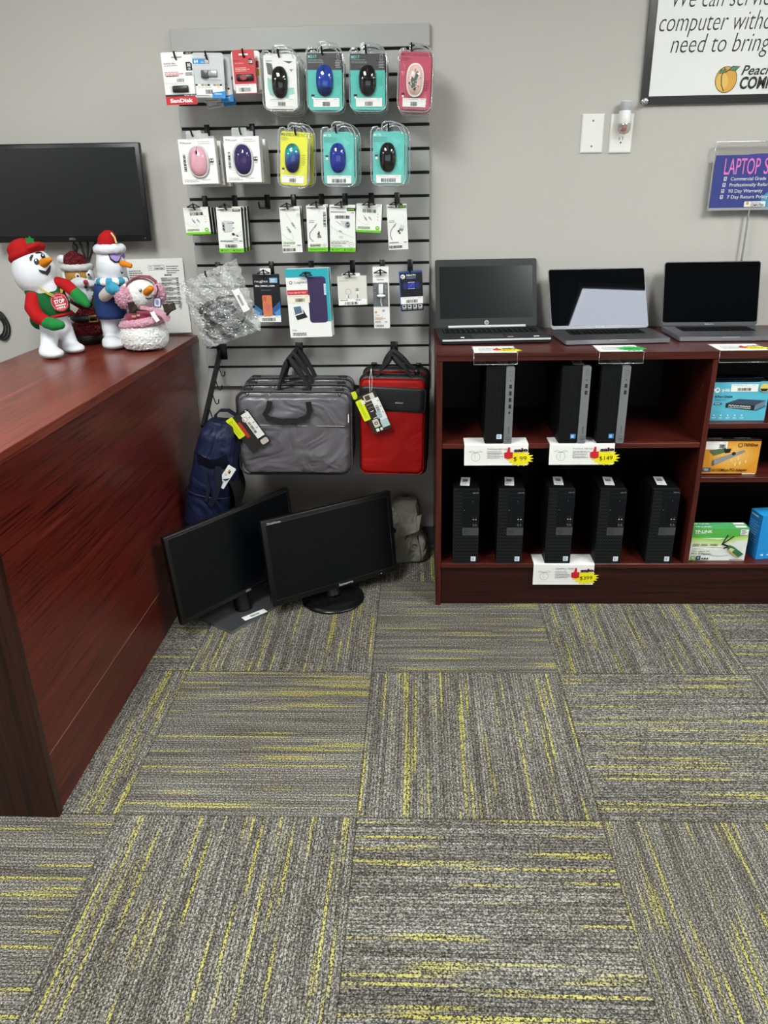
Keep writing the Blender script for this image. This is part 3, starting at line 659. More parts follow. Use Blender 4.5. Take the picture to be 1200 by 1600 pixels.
# ---- second row: two white mouse boxes
def mousebox(label, tl, tr, bl, mm, depth, seed, hk):
    F, W, H = face(tl, tr, bl, HY2)
    t = thing('mouse_box', label, 'mouse pack', F, 'white mouse boxes')
    mb = MB(); mb.box((0, 0, -depth / 2), (W, H, depth), PAPER); A = Art(mb, W, H)
    for i, c in enumerate(('#d8573a', '#7fae3a', '#4a9ad0', '#e3b53a')): A.r(.055 + .022 * (i % 2), .06 + .02 * (i // 2), .073 + .022 * (i % 2), .077 + .02 * (i // 2), mat(c, .5))
    A.t(.115, .105, .042, 'Microsoft', TEXT).g(.55, .06, .92, 2, .045, FAINT, .3, seed).b(.09, .34, .16, .72, seed, vert=True).g(.06, .9, .5, 2, .035, FAINT, .4, seed).g(.55, .9, .85, 1, .035, FAINT, .4, seed + 2)
    A.line([(.22, .28), (.2, .5), (.22, .75)], .0004, FAINT).r(.82, .44, .93, .53, INK).r(.84, .46, .87, .5, WHITE).r(.89, .46, .92, .5, WHITE).r(.83, .53, .92, .58, LTGREY)
    mb.build('carton', t)
    tb = MB(); tb.prism(rrect(.42 * W, .2 * H, .004, 4, -.04 * W, .58 * H), -.001, 0, clear_plastic('tab_plastic', '#f3f5f5', .1, .35)); tb.build('hang_tab', t)
    mouse(t, T(.02 * W, -.005 * H, .001), .68 * H, .52 * W, .024, mm, rim=LTGREY)
    peg(*hk[:2], HY2 - .004, hk[2])
    return t, F
t, F = mousebox('white box with a pink mouse, front one in the second row', (277.4, 218), (334, 216), (282.6, 288.4), mat('#d9a3b0', .15), .034, 3, (297.5, 201.5, 'black wire hook holding the pink mouse boxes'))
behind(t, F, 1, .062, .006, -.004, 'white box with a pink mouse, second on its hook')
dup(t, T(.012, .124, -.008) @ F, 'white box with a pink mouse, rearmost on its hook')
t, F = mousebox('white box with a purple mouse, front one in the second row', (348.6, 213), (404, 212.4), (354.4, 285), mat('#3a2f5c', .12), .055, 8, (373.5, 198.5, 'black wire hook holding the purple mouse boxes'))
dup(t, T(.004, .085, -.004) @ F, 'white box with a purple mouse, rear one on its hook')
# yellow pack and two teal packs
F, W, H = face((431.5, 192), (481, 192), (431.5, 293), HY2); F = F @ RZ(-3.5)
def artyel(A):
    A.t(.03, .085, .05, 'M317C', INK, .02).t(.36, .085, .05, 'COLLECTION', mat('#6d6c17', .5), w=.62).g(.03, .11, .3, 3, .025, mat('#6d6c17', .5), .35).g(.8, .42, .92, 6, .035, mat('#8d8c1c', .5), .4, 4)
    for q in range(6): A.line([(.78 + .02 * q, .74), (.84 + .02 * q, .9)], .0007, mat('#f1f2a8', .5))
    A.r(.07, .68, .16, .72, INK).r(.09, .72, .15, .76, WHITE)
iris = newmat('iridescent_mouse'); nt = iris[1]; b = iris[2]; tc = nodes(nt, 'ShaderNodeTexCoord'); sx = nodes(nt, 'ShaderNodeSeparateXYZ'); nt.links.new(tc.outputs['Generated'], sx.inputs[0])
nt.links.new(ramp(nt, math_node(nt, 'ADD', sx.outputs[1], math_node(nt, 'MULTIPLY', sx.outputs[0], -.25)), [(.1, '#1d2350'), (.4, '#2f4f9a'), (.65, '#2aa09c'), (.85, '#1f5f66')]), b.inputs['Base Color']); b.inputs['Roughness'].default_value = .15
t = blister('yellow blister pack with a blue and green mouse, front one', F, W, H, (.08, .13, .95, .96), YEL, artyel, (.47, .54, .46 * H, .5 * W, dict(m=iris[0], waist=.05, wheel=CHROME)), stk=(.13, .81, .84, .925), seed=41)
dup(t, T(.014, .055, .002) @ F @ RZ(2), 'yellow mouse pack, second on its hook')
peg(460, 199, HY2 - .004, 'black wire hook holding the yellow mouse packs')
def art170(A):
    A.t(.03, .09, .05, 'M170', mat('#e9fbf8', .5), .005).g(.03, .11, .45, 4, .025, mat('#2c7f78', .5), .4, 2).line([(.88, .04), (.94, .04), (.94, .1), (.88, .1), (.88, .04)], .0006, mat('#2c7f78', .5))
    q = mat('#62cbbf', .45)
    A.p([(.6, .1), (.9, .2), (.7, .3)], q).p([(.1, .2), (.35, .3), (.15, .4)], q).p([(.75, .6), (.95, .5), (.9, .8)], q).r(.06, .44, .16, .48, INK).r(.08, .48, .15, .53, WHITE)
for (bx, lab, mm, hk, hkt, n) in (((500.5, 190.5, 555, 292), 'teal blister pack with a blue mouse, front one in the second row', mat('#23338f', .12), (524, 196), 'black wire hook holding the blue mouse packs of the second row', 2), ((579, 189.5, 635, 291), 'teal blister pack with a black mouse, front one in the second row', mat('#121214', .12), (607, 193), 'black wire hook holding the black mouse packs of the second row', 2)):
    F, W, H = face((bx[0], bx[1]), (bx[2], bx[1]), (bx[0], bx[3] - 1), HY2)
    t = blister(lab, F, W, H, (.06, .15, .95, .965), TEAL, art170, (.48, .555, .47 * H, .47 * W, dict(m=mm, wheel=DKGREY)), stk=(.15, .83, .86, .955), seed=51 + int(bx[0]), bar=(.2, .42, .8, .9))
    dup(t, T(.012, .055, -.001) @ F, lab.split(', front')[0] + ', rear one on its second row hook')
    peg(*hk, HY2 - .004, hkt)

# ---- third row: cable and charger cartons
BX = mat('#e9eae6', .5); SILV = mat('#8f9496', .4); SILVL = mat('#c9cdce', .4)
def cartonbox(label, tl, tr, bl, th, artfn, hk, y=HY3, side=None, wide=True, m=BX, name='cable_carton'):
    F, W, H = face(tl, tr, bl, y); t = pack(name, label, F, W, H, th, m, artfn, .001, side or mat('#18191a', .5), 'cable and charger cartons', 'carton')
    if hk: peg(hk[0], hk[1], y - .004, hk[2], wide)
    return t, F, W, H
def logo(A): A.e(.06, .055, .02, .014, TEXT).t(.1, .065, .026, 'NEBULA', TEXT, .01)
def logo(A): A.p([(.05, .045), (.075, .04), (.085, .065), (.06, .07)], INK).g(.1, .045, .34, 1, .03, INK, .7, 3)
def plug(A, u, v, a, l=.2):
    """a drawn cable plug: grey body, metal tip, cable"""
    c, s_ = math.cos(math.radians(a)), math.sin(math.radians(a)); k = A.W / A.H
    def q(x, y): return (u + (x * c - y * s_) * l, v + (x * s_ + y * c) * l * k)
    A.p([q(0, -.2), q(1, -.22), q(1, .22), q(0, .2)], SILV).p([q(1, -.16), q(1.55, -.16), q(1.55, .16), q(1, .16)], SILVL).p([q(1.2, -.08), q(1.35, -.08), q(1.35, .08), q(1.2, .08)], TEXT)
def art_small(A):
    A.g(.05, .035, .6, 1, .05, FAINT, .4).g(.8, .03, .95, 1, .05, FAINT, .5).r(.02, .09, .98, .094, LTGREY).b(.25, .18, .78, .3, 5)
    A.line([(.04, .55), (.2, .66), (.4, .72), (.52, .7), (.42, .56)], .0012, SILVL); plug(A, .42, .58, 235, .14); plug(A, .5, .44, 50, .12)
    for k in range(3): A.p([(.82, .33 + .1 * k), (.88, .33 + .1 * k), (.85, .37 + .1 * k)], FAINT)
    A.g(.08, .8, .72, 2, .045, mat('#6fa23a', .5), .5).e(.85, .83, .08, .075, mat('#7db84a', .5)).t(.85, .85, .05, '4ft', WHITE, .01, al='c').r(0, .92, 1, 1, LIME)
t, F, W, H = cartonbox('small white cable carton with a green foot, in the third row by the counter', (285.6, 324.7), (324.6, 323), (291, 367), .03, art_small, (301, 318, 'black hook holding the small cable cartons by the counter'))
for k in range(1, 3): dup(t, T(.002 * k, .034 * k, -.003 * k) @ F, 'small white cable carton by the counter, ' + ['', 'second', 'rearmost'][k] + ' on its hook')
def art_charger(A):
    logo(A); A.r(.66, .035, .97, .095, mat('#3d4a2b', .5)).g(.7, .05, .93, 1, .05, WHITE).p([(.2, .32), (.28, .29), (.62, .30), (.62, .52), (.3, .56), (.2, .5)], SILVL).p([(.2, .32), (.3, .35), (.3, .56), (.2, .5)], SILV).p([(.22, .38), (.28, .4), (.28, .44), (.22, .42)], INK).p([(.22, .45), (.28, .47), (.28, .51), (.22, .49)], INK).r(.62, .32, .68, .36, SILV).r(.62, .44, .68, .47, SILV).t(.42, .36, .03, 'NUGLAS', TEXT)
    A.line([(.98, .52), (.8, .58), (.7, .6)], .0013, SILVL).line([(.98, .6), (.85, .63)], .0013, SILVL); A.p([(.55, .58), (.62, .56), (.68, .58), (.68, .61), (.6, .62)], INK).p([(.72, .62), (.78, .61), (.84, .63), (.8, .65)], INK)
    A.g(.6, .68, .85, 2, .035, FAINT, .4).g(.08, .735, .62, 1, .03, TEXT, .6).g(.85, .735, .97, 1, .03, TEXT, .5).r(.03, .76, .97, .765, LTGREY).b(.27, .82, .75, .89, 9).r(0, .91, 1, 1, LIME).e(.12, .955, .03, .018, TEXT).e(.6, .955, .03, .018, TEXT).g(.2, .94, .45, 2, .02, mat('#3f7a12', .5), .4).g(.68, .94, .95, 2, .02, mat('#3f7a12', .5), .4)
t, F, W, H = cartonbox('tall white charger carton with a wall plug drawing and green foot', (337, 324), (376, 323.8), (344, 394.4), .03, art_charger, (350.5, 318, 'black hook holding the wall charger cartons'))
for k in range(1, 3): dup(t, T(.003 * k, .038 * k, .001 * k) @ F, 'tall white wall charger carton, ' + ['', 'second', 'rearmost'][k] + ' on its hook')
peg(404, 316, HY3 - .004, 'empty black hook between the charger and cable cartons')
def art_cable(A):
    logo(A); A.rr(.66, .04, .97, .08, .001, LTGREY).ring(.9, .18, .006, .0006, TEXT).g(.87, .175, .94, 1, .02, TEXT)
    A.line([(.3, .12), (.45, .25), (.58, .36)], .0016, SILVL); plug(A, .56, .34, 58, .22); A.line([(.05, .58), (.3, .7), (.52, .74), (.6, .68), (.5, .56)], .0016, SILVL); plug(A, .48, .56, 238, .22)
    A.g(.08, .765, .85, 2, .03, mat('#7ba84a', .5), .5).g(.05, .835, .4, 1, .025, TEXT, .5).g(.75, .835, .95, 1, .025, TEXT, .5).r(.02, .87, .98, .873, LTGREY).b(.03, .905, .68, .97, 12)
t, F, W, H = cartonbox('slim white cable carton with two crossed plugs drawn on it', (436, 324), (468, 323), (442, 394.8), .022, art_cable, (447.5, 317, 'black hook holding the slim carton with two crossed plugs'))
dup(t, T(.003, .03, .002) @ F, 'slim cable carton with crossed plugs, rear one on its hook')
def art_usb(A):
    logo(A); A.b(.82, .14, .95, .47, 14, vert=True).line([(.7, .05), (.7, .5)], .0004, FAINT).g(.6, .1, .68, 2, .03, FAINT).g(.12, .32, .45, 2, .035, FAINT, .5)
    A.line([(.28, .78), (.12, .7), (.12, .6), (.3, .5), (.38, .46)], .003, SILV); plug(A, .36, .48, -55, .16); A.r(.55, .56, .62, .66, TEXT).r(.5, .6, .58, .63, INK).g(.5, .65, .75, 2, .03, TEXT, .6)
    A.g(.12, .835, .7, 1, .03, mat('#6fa23a', .5), .5).g(.12, .865, .65, 1, .03, INK, .6).ring(.85, .86, .006, .0006, TEXT).t(.85, .868, .022, '6ft', TEXT, al='c').r(0, .91, 1, 1, LIME).g(.08, .95, .9, 1, .03, mat('#3f7a12', .5), .5)
t, F, W, H = cartonbox('slim white cable carton with an upright bar code', (478, 321), (509.8, 320.7), (482, 393), .022, art_usb, (493.5, 314.5, 'black hook holding the slim carton with the upright bar code'))
dup(t, T(.002, .03, .003) @ F, 'slim cable carton with upright bar code, rear one on its hook')
def art_car(A):
    logo(A); A.r(.68, .06, 1, .125, mat('#20261a', .5)).g(.72, .08, .96, 1, .04, LIME, .6).g(.05, .14, .65, 1, .03, TEXT, .5).g(.85, .155, .95, 1, .03, TEXT, .5).b(.22, .22, .78, .29, 17)
    A.p([(.42, .33), (.75, .34), (.78, .36), (.62, .5), (.46, .4)], SILVL).e(.7, .42, .1, .07, SILV).r(.66, .37, .73, .40, INK).r(.68, .43, .75, .46, INK).line([(.26, .34), (.45, .42)], .0014, SILV)
    A.line([(.05, .46), (.3, .55), (.5, .6), (.95, .7)], .0014, SILVL); plug(A, .36, .54, 25, .1); A.g(.36, .66, .55, 2, .03, FAINT).t(.05, .79, .034, '2.4A CAR CHARGER', mat('#6f8a3a', .5), w=.7).t(.05, .825, .026, 'MFI CERTIFIED CABLE', INK, .015, w=.58).g(.05, .85, .6, 2, .025, FAINT, .4).ring(.84, .845, .009, .0008, TEXT).t(.84, .855, .03, '1.2', TEXT, al='c')
    A.r(0, .91, 1, 1, LIME).e(.1, .955, .03, .018, TEXT).e(.58, .955, .03, .018, TEXT).g(.2, .94, .45, 2, .02, mat('#3f7a12', .5), .4).g(.68, .94, .95, 2, .02, mat('#3f7a12', .5), .4)
t, F, W, H = cartonbox('white carton with a car charger drawing and green foot', (514.6, 320), (555, 320.5), (515, 393), .026, art_car, (532.5, 314.5, 'black hook holding the car charger cartons of the third row'))
dup(t, T(.0, .034, .001) @ F, 'white car charger carton, rear one on its hook')
t, F, W, H = cartonbox('small white cable carton with a green foot, beside the car charger carton', (557, 318), (597, 320), (556, 362), .024, art_small, (576, 314, 'black hook holding the small cable cartons beside the car charger'))
dup(t, T(.0, .03, .001) @ F, 'small white cable carton beside the car charger carton, rear one on its hook')
def art_adapt(A):
    logo(A); A.r(.6, .035, .98, .09, mat('#3d4a2b', .5)).g(.64, .05, .94, 1, .04, LIME, .6).g(.08, .35, .45, 2, .03, FAINT, .5)
    A.line([(.2, .78), (.12, .68), (.15, .58), (.3, .48)], .003, SILV); plug(A, .3, .5, -55, .16); A.line([(.82, .45), (.9, .35), (.78, .22)], .001, SILVL).p([(.66, .44), (.84, .47), (.8, .55), (.6, .52)], SILVL).p([(.6, .52), (.8, .55), (.74, .6), (.56, .57)], SILV).r(.5, .57, .6, .61, INK).r(.56, .62, .64, .65, INK)
    A.g(.06, .83, .55, 1, .03, TEXT, .5).g(.78, .83, .94, 1, .03, TEXT, .5).r(.02, .865, .98, .868, LTGREY).b(.04, .905, .72, .965, 19)
cartonbox('slim white adapter carton at the bookcase end of the third row', (603.8, 319.8), (635, 318), (606.6, 390.8), .022, art_adapt, (618.5, 314, 'black hook holding the slim adapter carton'))

# ---- fourth row
F, W, H = face((394, 429), (435, 428.7), (401, 503.5), HY4)
def art(A):
    A.r(0, 0, 1, 1, mat('#15181c', .35)); A.p([(0, .62), (.3, .75), (.2, 1), (0, 1)], mat('#3c6ea6', .4)).p([(.0, .72), (.2, .8), (.1, .95), (0, .9)], mat('#6fa3d0', .4)).p([(.6, .75), (1, .55), (1, 1), (.7, 1)], mat('#2f5790', .4)).p([(.75, .8), (1, .7), (1, .95)], mat('#5489c0', .4))
    A.t(.07, .16, .05, 'nuglas', WHITE, .0, w=.5).r(.64, .07, .94, .17, mat('#7fb2d8', .4)).g(.68, .1, .9, 2, .035, WHITE, .4).t(.08, .25, .034, 'Slim | 2MAG | OEM', WHITE, .03, w=.74).g(.3, .31, .68, 1, .04, mat('#4a4f55', .5), .7)
    A.rr(.32, .43, .68, .87, .004, mat('#d0784f', .35)).rr(.36, .45, .48, .55, .003, mat('#b8623e', .35)).ring(.5, .68, .0105, .0012, mat('#b45c3a', .4)).e(.5, .68, .13, .075, mat('#c56a62', .35))
t = pack('phone_case_box', 'black and blue phone case box with an orange phone picture', F, W, H, .014, INK, art, .001, INK, 'boxes on the fourth row', 'carton')
MB().prism(rrect(.4 * W, .13 * H, .003, 4, -.0 * W, .56 * H), -.002, -.001, PAPER).build('hang_tab', t)
sticker(t, W, H, .02, .86, .99, .995, 61, bar=(.25, .35, .8, .85))
peg(411, 421.5, HY4 - .004, 'black hook holding the phone case box', True)
F, W, H = face((445, 421), (512, 418.8), (454.3, 527.7), HY4)
def art(A):
    A.r(0, 0, 1, .12, mat('#2aa6b4', .4)).r(.86, .1, 1, .77, mat('#2aa6b4', .4)).e(.5, .06, .11, .018, mat('#12363c', .5)).rr(.5, .115, .93, .785, .012, mat('#362a52', .45)).r(.5, .115, .6, .7, mat('#362a52', .45))
    A.t(.2, .205, .036, 'Logitech', TEXT, w=.32).ring(.11, .192, .006, .002, INK).r(.015, .3, .5, .37, mat('#c2252c', .45)).t(.04, .35, .026, 'FOLIO CASE FOR TABLET', WHITE, w=.42).p([(.12, .62), (.33, .56), (.45, .7), (.2, .74)], INK).p([(.1, .53), (.32, .52), (.36, .64), (.14, .68)], mat('#eceded', .4)).p([(.13, .545), (.3, .535), (.335, .63), (.16, .66)], mat('#5a6f85', .3)).t(.07, .9, .025, 'Folio', TEXT).g(.07, .93, .5, 2, .025, TEXT, .45)
    A.r(.88, .22, .93, .38, mat('#d5e3ea', .4)).g(.89, .24, .925, 5, .025, BLUEP, .4)
t = pack('tablet_case_box', 'large white and teal tablet case box with a purple folio', F, W, H, .02, PAPER, art, .002, PAPER, 'boxes on the fourth row', 'carton')
sticker(t, W, H, .005, .38, .53, .485, 66, bar=(.35, .4, .78, .85), m=CREAM)
dup(t, T(.004, .026, .0) @ F, 'large tablet case box, second on its hook')
peg(477, 425, HY4 - .004, 'black hook holding the large tablet case boxes', True)
F, W, H = face((526.5, 432), (572, 430.5), (530.5, 477.5), HY4)
def art(A):
    A.g(.05, .15, .4, 1, .05, FAINT, .4).ring(.36, .53, .0105, .0008, TEXT).line([(.36, .66), (.36, .74)], .0022, TEXT).p([(.62, .43), (.72, .43), (.72, .52), (.62, .52)], TEXT).r(.63, .46, .66, .49, WHITE).r(.68, .46, .71, .49, WHITE).r(.63, .52, .72, .62, PAPER).line([(.67, .65), (.67, .75)], .0018, TEXT).r(.02, .79, .98, .985, PAPER).g(.06, .81, .35, 1, .05, TEXT, .5).g(.6, .81, .8, 1, .05, TEXT, .5).b(.22, .88, .68, .97, 71)
t = pack('phone_charger_box', 'plain off white charger box with a ring drawing', F, W, H, .02, mat('#d9d6cf', .5), art, .002, mat('#cbc8c1', .5), 'boxes on the fourth row', 'carton')
MB().prism(rrect(.62 * W, .12 * H, .002, 3, -.02 * W, .53 * H), -.003, -.001, PAPER).build('hang_tab', t)
peg(545, 424, HY4 - .004, 'black hook holding the off white charger box', True)
F, W, H = face((581.8, 417.3), (607, 416.8), (583.7, 513), HY4)
def art(A):
    A.e(.45, .055, .06, .018, INK).g(.25, .2, .7, 1, .02, TEXT, .6).r(.0, .25, .93, .64, mat('#5d6063', .4))
    for k in range(14):
        q = math.pi * (1 + k / 13); A.line([(.48 + .3 * math.cos(q), .34 + .075 * math.sin(q)), (.48 + .42 * math.cos(q), .34 + .105 * math.sin(q))], .0008, LTGREY)
    for k in range(7): A.r(.02, .4 + .03 * k, .2, .405 + .03 * k, FAINT).r(.72, .4 + .03 * k, .92, .405 + .03 * k, FAINT)
    A.e(.14, .73, .07, .022, mat('#d9965a', .5)).t(.1, .79, .022, 'belkin', FAINT, w=.3).g(.08, .81, .75, 3, .018, mat('#d08a5a', .5), .5).g(.55, .69, .75, 2, .02, TEXT, .6).g(.08, .885, .45, 1, .02, TEXT, .6).g(.7, .885, .85, 1, .02, TEXT, .6).r(.02, .91, .98, .913, LTGREY).b(.1, .94, .62, .97, 75)
t = pack('car_charger_clamshell', 'tall narrow white clamshell pack with a white car charger', F, W, H, .03, PAPER, art, .002, mat('#d6d8d8', .4), 'boxes on the fourth row', 'carton')
mb = MB(); mb.box((0, .5 * H - .35 * H, .006), (.28 * W, .16 * H, .011), WHITE, bev=.002); mb.ell((0, (.5 - .46) * H, .006), (.27 * W, .028 * H, .006), WHITE); mb.tube([(0, (.5 - .48) * H, .004), (-.002, (.5 - .56) * H, .004), (.002, (.5 - .63) * H, .004)], .0016, WHITE, 6); mb.build('car_charger', t)
MB().box((0, (.5 - .44) * H, .008), (.94 * W, .4 * H, .018), CLEAR, bev=.002).build('clear_bubble', t)
peg(594, 421, HY4 - .004, 'black hook holding the narrow car charger clamshell', True)
F, W, H = face((623, 424.7), (659.4, 422.5), (628, 486.6), HY4)
def art(A):
    A.r(.04, .04, 1, 1, mat('#14161f', .35)).e(.16, .13, .1, .055, WHITE).g(.08, .11, .24, 2, .04, INK, .5).t(.32, .115, .04, 'Defend Pro', WHITE, .03, w=.4).g(.32, .14, .85, 2, .03, mat('#8a93c8', .5), .4).e(.25, .36, .1, .09, mat('#232a66', .4)).e(.78, .36, .1, .09, mat('#232a66', .4)).r(.36, .27, .66, .44, mat('#2a3796', .35)).r(.36, .27, .66, .285, LTGREY).r(.36, .43, .66, .44, LTGREY).line([(.42, .4), (.6, .3)], .001, mat('#7f8bd8', .4)).p([(.3, .46), (.72, .46), (.62, .58), (.4, .58)], mat('#0d0e15', .4))
    for k in range(4): A.r(.08 + .23 * k, .84, .25 + .23 * k, .93, LTGREY).r(.11 + .23 * k, .855, .2 + .23 * k, .9, INK).g(.08 + .23 * k, .945, .25 + .23 * k, 1, .03, LTGREY)
t = pack('screen_protector_box', 'dark blue watch protector box with a white price label', F, W, H, .016, mat('#2f4f8c', .35), art, .002, mat('#3a64a8', .35), 'boxes on the fourth row', 'carton')
sticker(t, W, H, .02, .64, .99, .82, 81, bar=(.25, .4, .78, .85))
peg(640, 417, HY4 - .004, 'black hook holding the dark blue watch protector box', False)
# ================================================================== bubble bag on the fourth row
def bubble_bag():
    y0 = HY4 - .02; c = [P(*q, y=y0) for q in ((280, 443), (370, 404), (409, 515), (321.4, 546))]   # TL TR BR BL
    o = (c[0] + c[1] + c[2] + c[3]) / 4
    t = thing('bubble_wrap_bag', 'clear bubble wrap bag with a coiled black headset and cables inside', 'bag', T(*o))
    L = [p - o for p in c]; r = random.Random(3)
    def pt(u, v, sgn):
        p = (L[0] * (1 - u) + L[1] * u) * (1 - v) + (L[3] * (1 - u) + L[2] * u) * v
        e = (math.sin(math.pi * u) * math.sin(math.pi * v)) ** .5 * .02
        w = .004 * math.sin(13 * u + 5 * v) * math.sin(11 * v - 3 * u) + .003 * math.sin(29 * u - 17 * v)
        edge = min(u, 1 - u, v, 1 - v) < .001
        j = .003 * math.sin(40 * (u + v)) if edge else 0
        return (p.x + j, p.y + sgn * (-e) + w, p.z + j)
    bub = newmat('bubble_wrap')[0]; nt = bub.node_tree; nt.nodes.clear()
    out = nodes(nt, 'ShaderNodeOutputMaterial'); tr = nodes(nt, 'ShaderNodeBsdfTransparent'); gl = nodes(nt, 'ShaderNodeBsdfGlossy'); df = nodes(nt, 'ShaderNodeBsdfDiffuse')
    tc = nodes(nt, 'ShaderNodeTexCoord'); vo = nodes(nt, 'ShaderNodeTexVoronoi'); vo.inputs['Scale'].default_value = 115
    no = nodes(nt, 'ShaderNodeTexNoise'); no.inputs['Scale'].default_value = 28; no.inputs['Detail'].default_value = 4; no.inputs['Distortion'].default_value = 1.2
    nt.links.new(tc.outputs['Object'], vo.inputs['Vector']); nt.links.new(tc.outputs['Object'], no.inputs['Vector'])
    h = math_node(nt, 'ADD', math_node(nt, 'MULTIPLY', vo.outputs['Distance'], -.8), math_node(nt, 'MULTIPLY', no.outputs['Fac'], 1.6))
    bp = nodes(nt, 'ShaderNodeBump'); bp.inputs['Strength'].default_value = 1.0; bp.inputs['Distance'].default_value = .006; nt.links.new(h, bp.inputs['Height'])
    gl.inputs['Roughness'].default_value = .2; df.inputs[0].default_value = lin('#dfe3e4')
    nt.links.new(bp.outputs['Normal'], gl.inputs['Normal']); nt.links.new(bp.outputs['Normal'], df.inputs['Normal'])
    m1 = nodes(nt, 'ShaderNodeMixShader'); m2 = nodes(nt, 'ShaderNodeMixShader')
    nt.links.new(tr.outputs[0], m1.inputs[1]); nt.links.new(df.outputs[0], m1.inputs[2])
    rp = ramp(nt, no.outputs['Fac'], [(.38, (.1, .1, .1)), (.66, (.42, .42, .42))]); nt.links.new(rp, m1.inputs[0])
    nt.links.new(m1.outputs[0], m2.inputs[1]); nt.links.new(gl.outputs[0], m2.inputs[2]); m2.inputs[0].default_value = .11
    nt.links.new(m2.outputs[0], out.inputs[0])
    mb = MB(); mb.surf(lambda u, v: pt(u, v, 1), 36, 40, bub); mb.surf(lambda u, v: pt(u, v, -1), 36, 40, bub); mb.build('bag', t)
    ins = MB(); blk = mat('#0d0d10', .35)
    def inner(u, v, d=0): q = Vector(pt(u, v, .25)); return q + Vector((0, d, 0))
    for (cu, cv, ru, rv, n, ph) in ((.30, .50, .17, .10, 5, 0), (.36, .56, .22, .15, 6, 1), (.52, .52, .28, .13, 5, 2), (.42, .74, .2, .14, 7, 1.5), (.42, .80, .30, .13, 6, .4), (.5, .68, .33, .2, 4, 2.2)):
        ins.tube([inner(cu + (ru + .012 * math.sin(3.1 * a)) * math.cos(a + ph), cv + (rv + .014 * math.sin(2.3 * a)) * math.sin(a + ph), .003 * math.sin(5 * a)) for a in [2 * math.pi * n * k / (40 * n) for k in range(40 * n)]], .0025, blk, 6)
    ins.tube([inner(.12 + .02 * k, .40 + .05 * math.sin(.9 * k)) for k in range(16)], .002, blk, 6)
    ins.build('coiled_cable', t)
    hs = MB()
    for u, v in ((.24, .56), (.66, .84)): hs.ell(inner(u, v, .004), (.015, .008, .018), blk)
    hs.tube([inner(.24 + .42 * k / 14, .56 + .28 * k / 14 + .12 * math.sin(math.pi * k / 14)) for k in range(15)], .006, blk, 8)
    hs.build('headset', t)
    a, b, c2 = [P(*q, y=y0 - .026) for q in ((363, 455), (373, 450), (377, 490))]
    X = (b - a); w = X.length; X.normalize(); Yv = (a - c2); hh = Yv.length; Z = X.cross(Yv).normalized(); Yv = Z.cross(X)
    M = frame(a - o + X * w / 2 - Yv * hh / 2, X, Yv, Z)
    lb = MB(); lb.box((0, 0, 0), (w, hh, .0005), PAPER, M); Art(lb, w, hh, .0004, M).b(.25, .25, .6, .72, 4, vert=True).g(.75, .2, .9, 1, .1, FAINT); lb.build('price_label', t)
bubble_bag()
peg(320, 424, HY4 - .026, 'black hook piercing the bubble wrap bag')

# ================================================================== bag rail and hooks under the panel
def rail():
    a = Vector((-.683, -.0195, .882)); t = thing('bag_rail', 'black sloping rail with small hooks, beside the counter end', 'display rail', T(*a))
    MB().box((.008, -.003, 0), (.040, .006, .062), STEELBLACK, bev=.001, seg=1).build('back_plate', t)
    b = Vector((-.684, -.36, .668)) - a; r = MB(); d = b.normalized(); up = Vector((1, 0, 0)).cross(d).normalized()
    r.strip([Vector((0, -.004, .0)), b], (1, 0, 0), .012, .026, STEELBLACK); r.build('arm', t)
    for k in range(5):
        p = b * (.2 + .185 * k) - up * 0; h = MB()
        h.tube([p + Vector((.006, 0, -.006)), p + Vector((.012, 0, -.03)), p + Vector((.014, -.002, -.037)), p + Vector((.02, -.003, -.042)), p + Vector((.027, -.003, -.038)), p + Vector((.029, -.003, -.022))], .0024, STEELBLACK, 6); h.build('hook', t)
rail()
def bagpeg(px, y, label):
    b = P(px, 545, y=-.02); t = thing('bag_hook', label, 'hook', T(b.x, -.019, .897), 'bag hooks')
    MB().box((0, -.003, -.008), (.03, .006, .055), STEELBLACK, bev=.001, seg=1).build('back_plate', t)
    MB().tube([(0, -.004, 0), (0, y + .03, 0), (0, y + .019, .002), (0, y + .012, .014)], .0045, STEELBLACK, 8).build('rod', t)
    return b.x
GX = bagpeg(468, -.30, 'thick black hook carrying the grey laptop bags'); RXX = bagpeg(616, -.27, 'thick black hook carrying the red laptop bag')

# ================================================================== grey laptop bags
GREYCL = cloth('grey_satin', '#625f64', .32, .6, 6.5, .026); GREYD = mat('#3f3e42', .5, grain=.2, gscale=500); WEB = mat('#0a0a0b', .7, grain=.3, gscale=900); ZIP = mat('#1a1a1b', .4)
def softbox(mb, W, H, D, m, M=None, r=.03, puff=.012):
    """a padded panel: rounded outline, slightly bulging faces; z from -D to 0"""
    base = rrect(W, H, r, 5); n = len(base)
    def ring(k, z): return [(x * k, y * k, z) for x, y in base]
    vs = []; lv = [(.0, puff), (.5, puff * .92), (.8, puff * .55), (.95, puff * .1), (1.0, -.012), (1.005, -D / 2), (1.0, -D + .012), (.95, -D - puff * .1), (.8, -D - puff * .4), (.0, -D - puff * .5)]
    for k, z in lv: vs += ring(max(k, .001), z)
    fs = [(i * n + a, (i) * n + (a + 1) % n, (i + 1) * n + (a + 1) % n, (i + 1) * n + a) for i in range(len(lv) - 1) for a in range(n)]
    mb.add(vs, [f[::-1] for f in fs], m, True, M)
def wrinkle(o, s=.05, st=.008):
    sub = o.modifiers.new('fine', 'SUBSURF'); sub.levels = 2; sub.render_levels = 2; sub.subdivision_type = 'SIMPLE'
    return fuzz(o, s, st, 'folds')
def hangtag(parent, W, H, M, base, blocks):
    mb = MB(); card(mb, W, H, .0015, base, .004, None, M); A = Art(mb, W, H, .0004, M); blocks(A); return mb.build('hang_tag', parent, None)
GW, GH = .425, .318
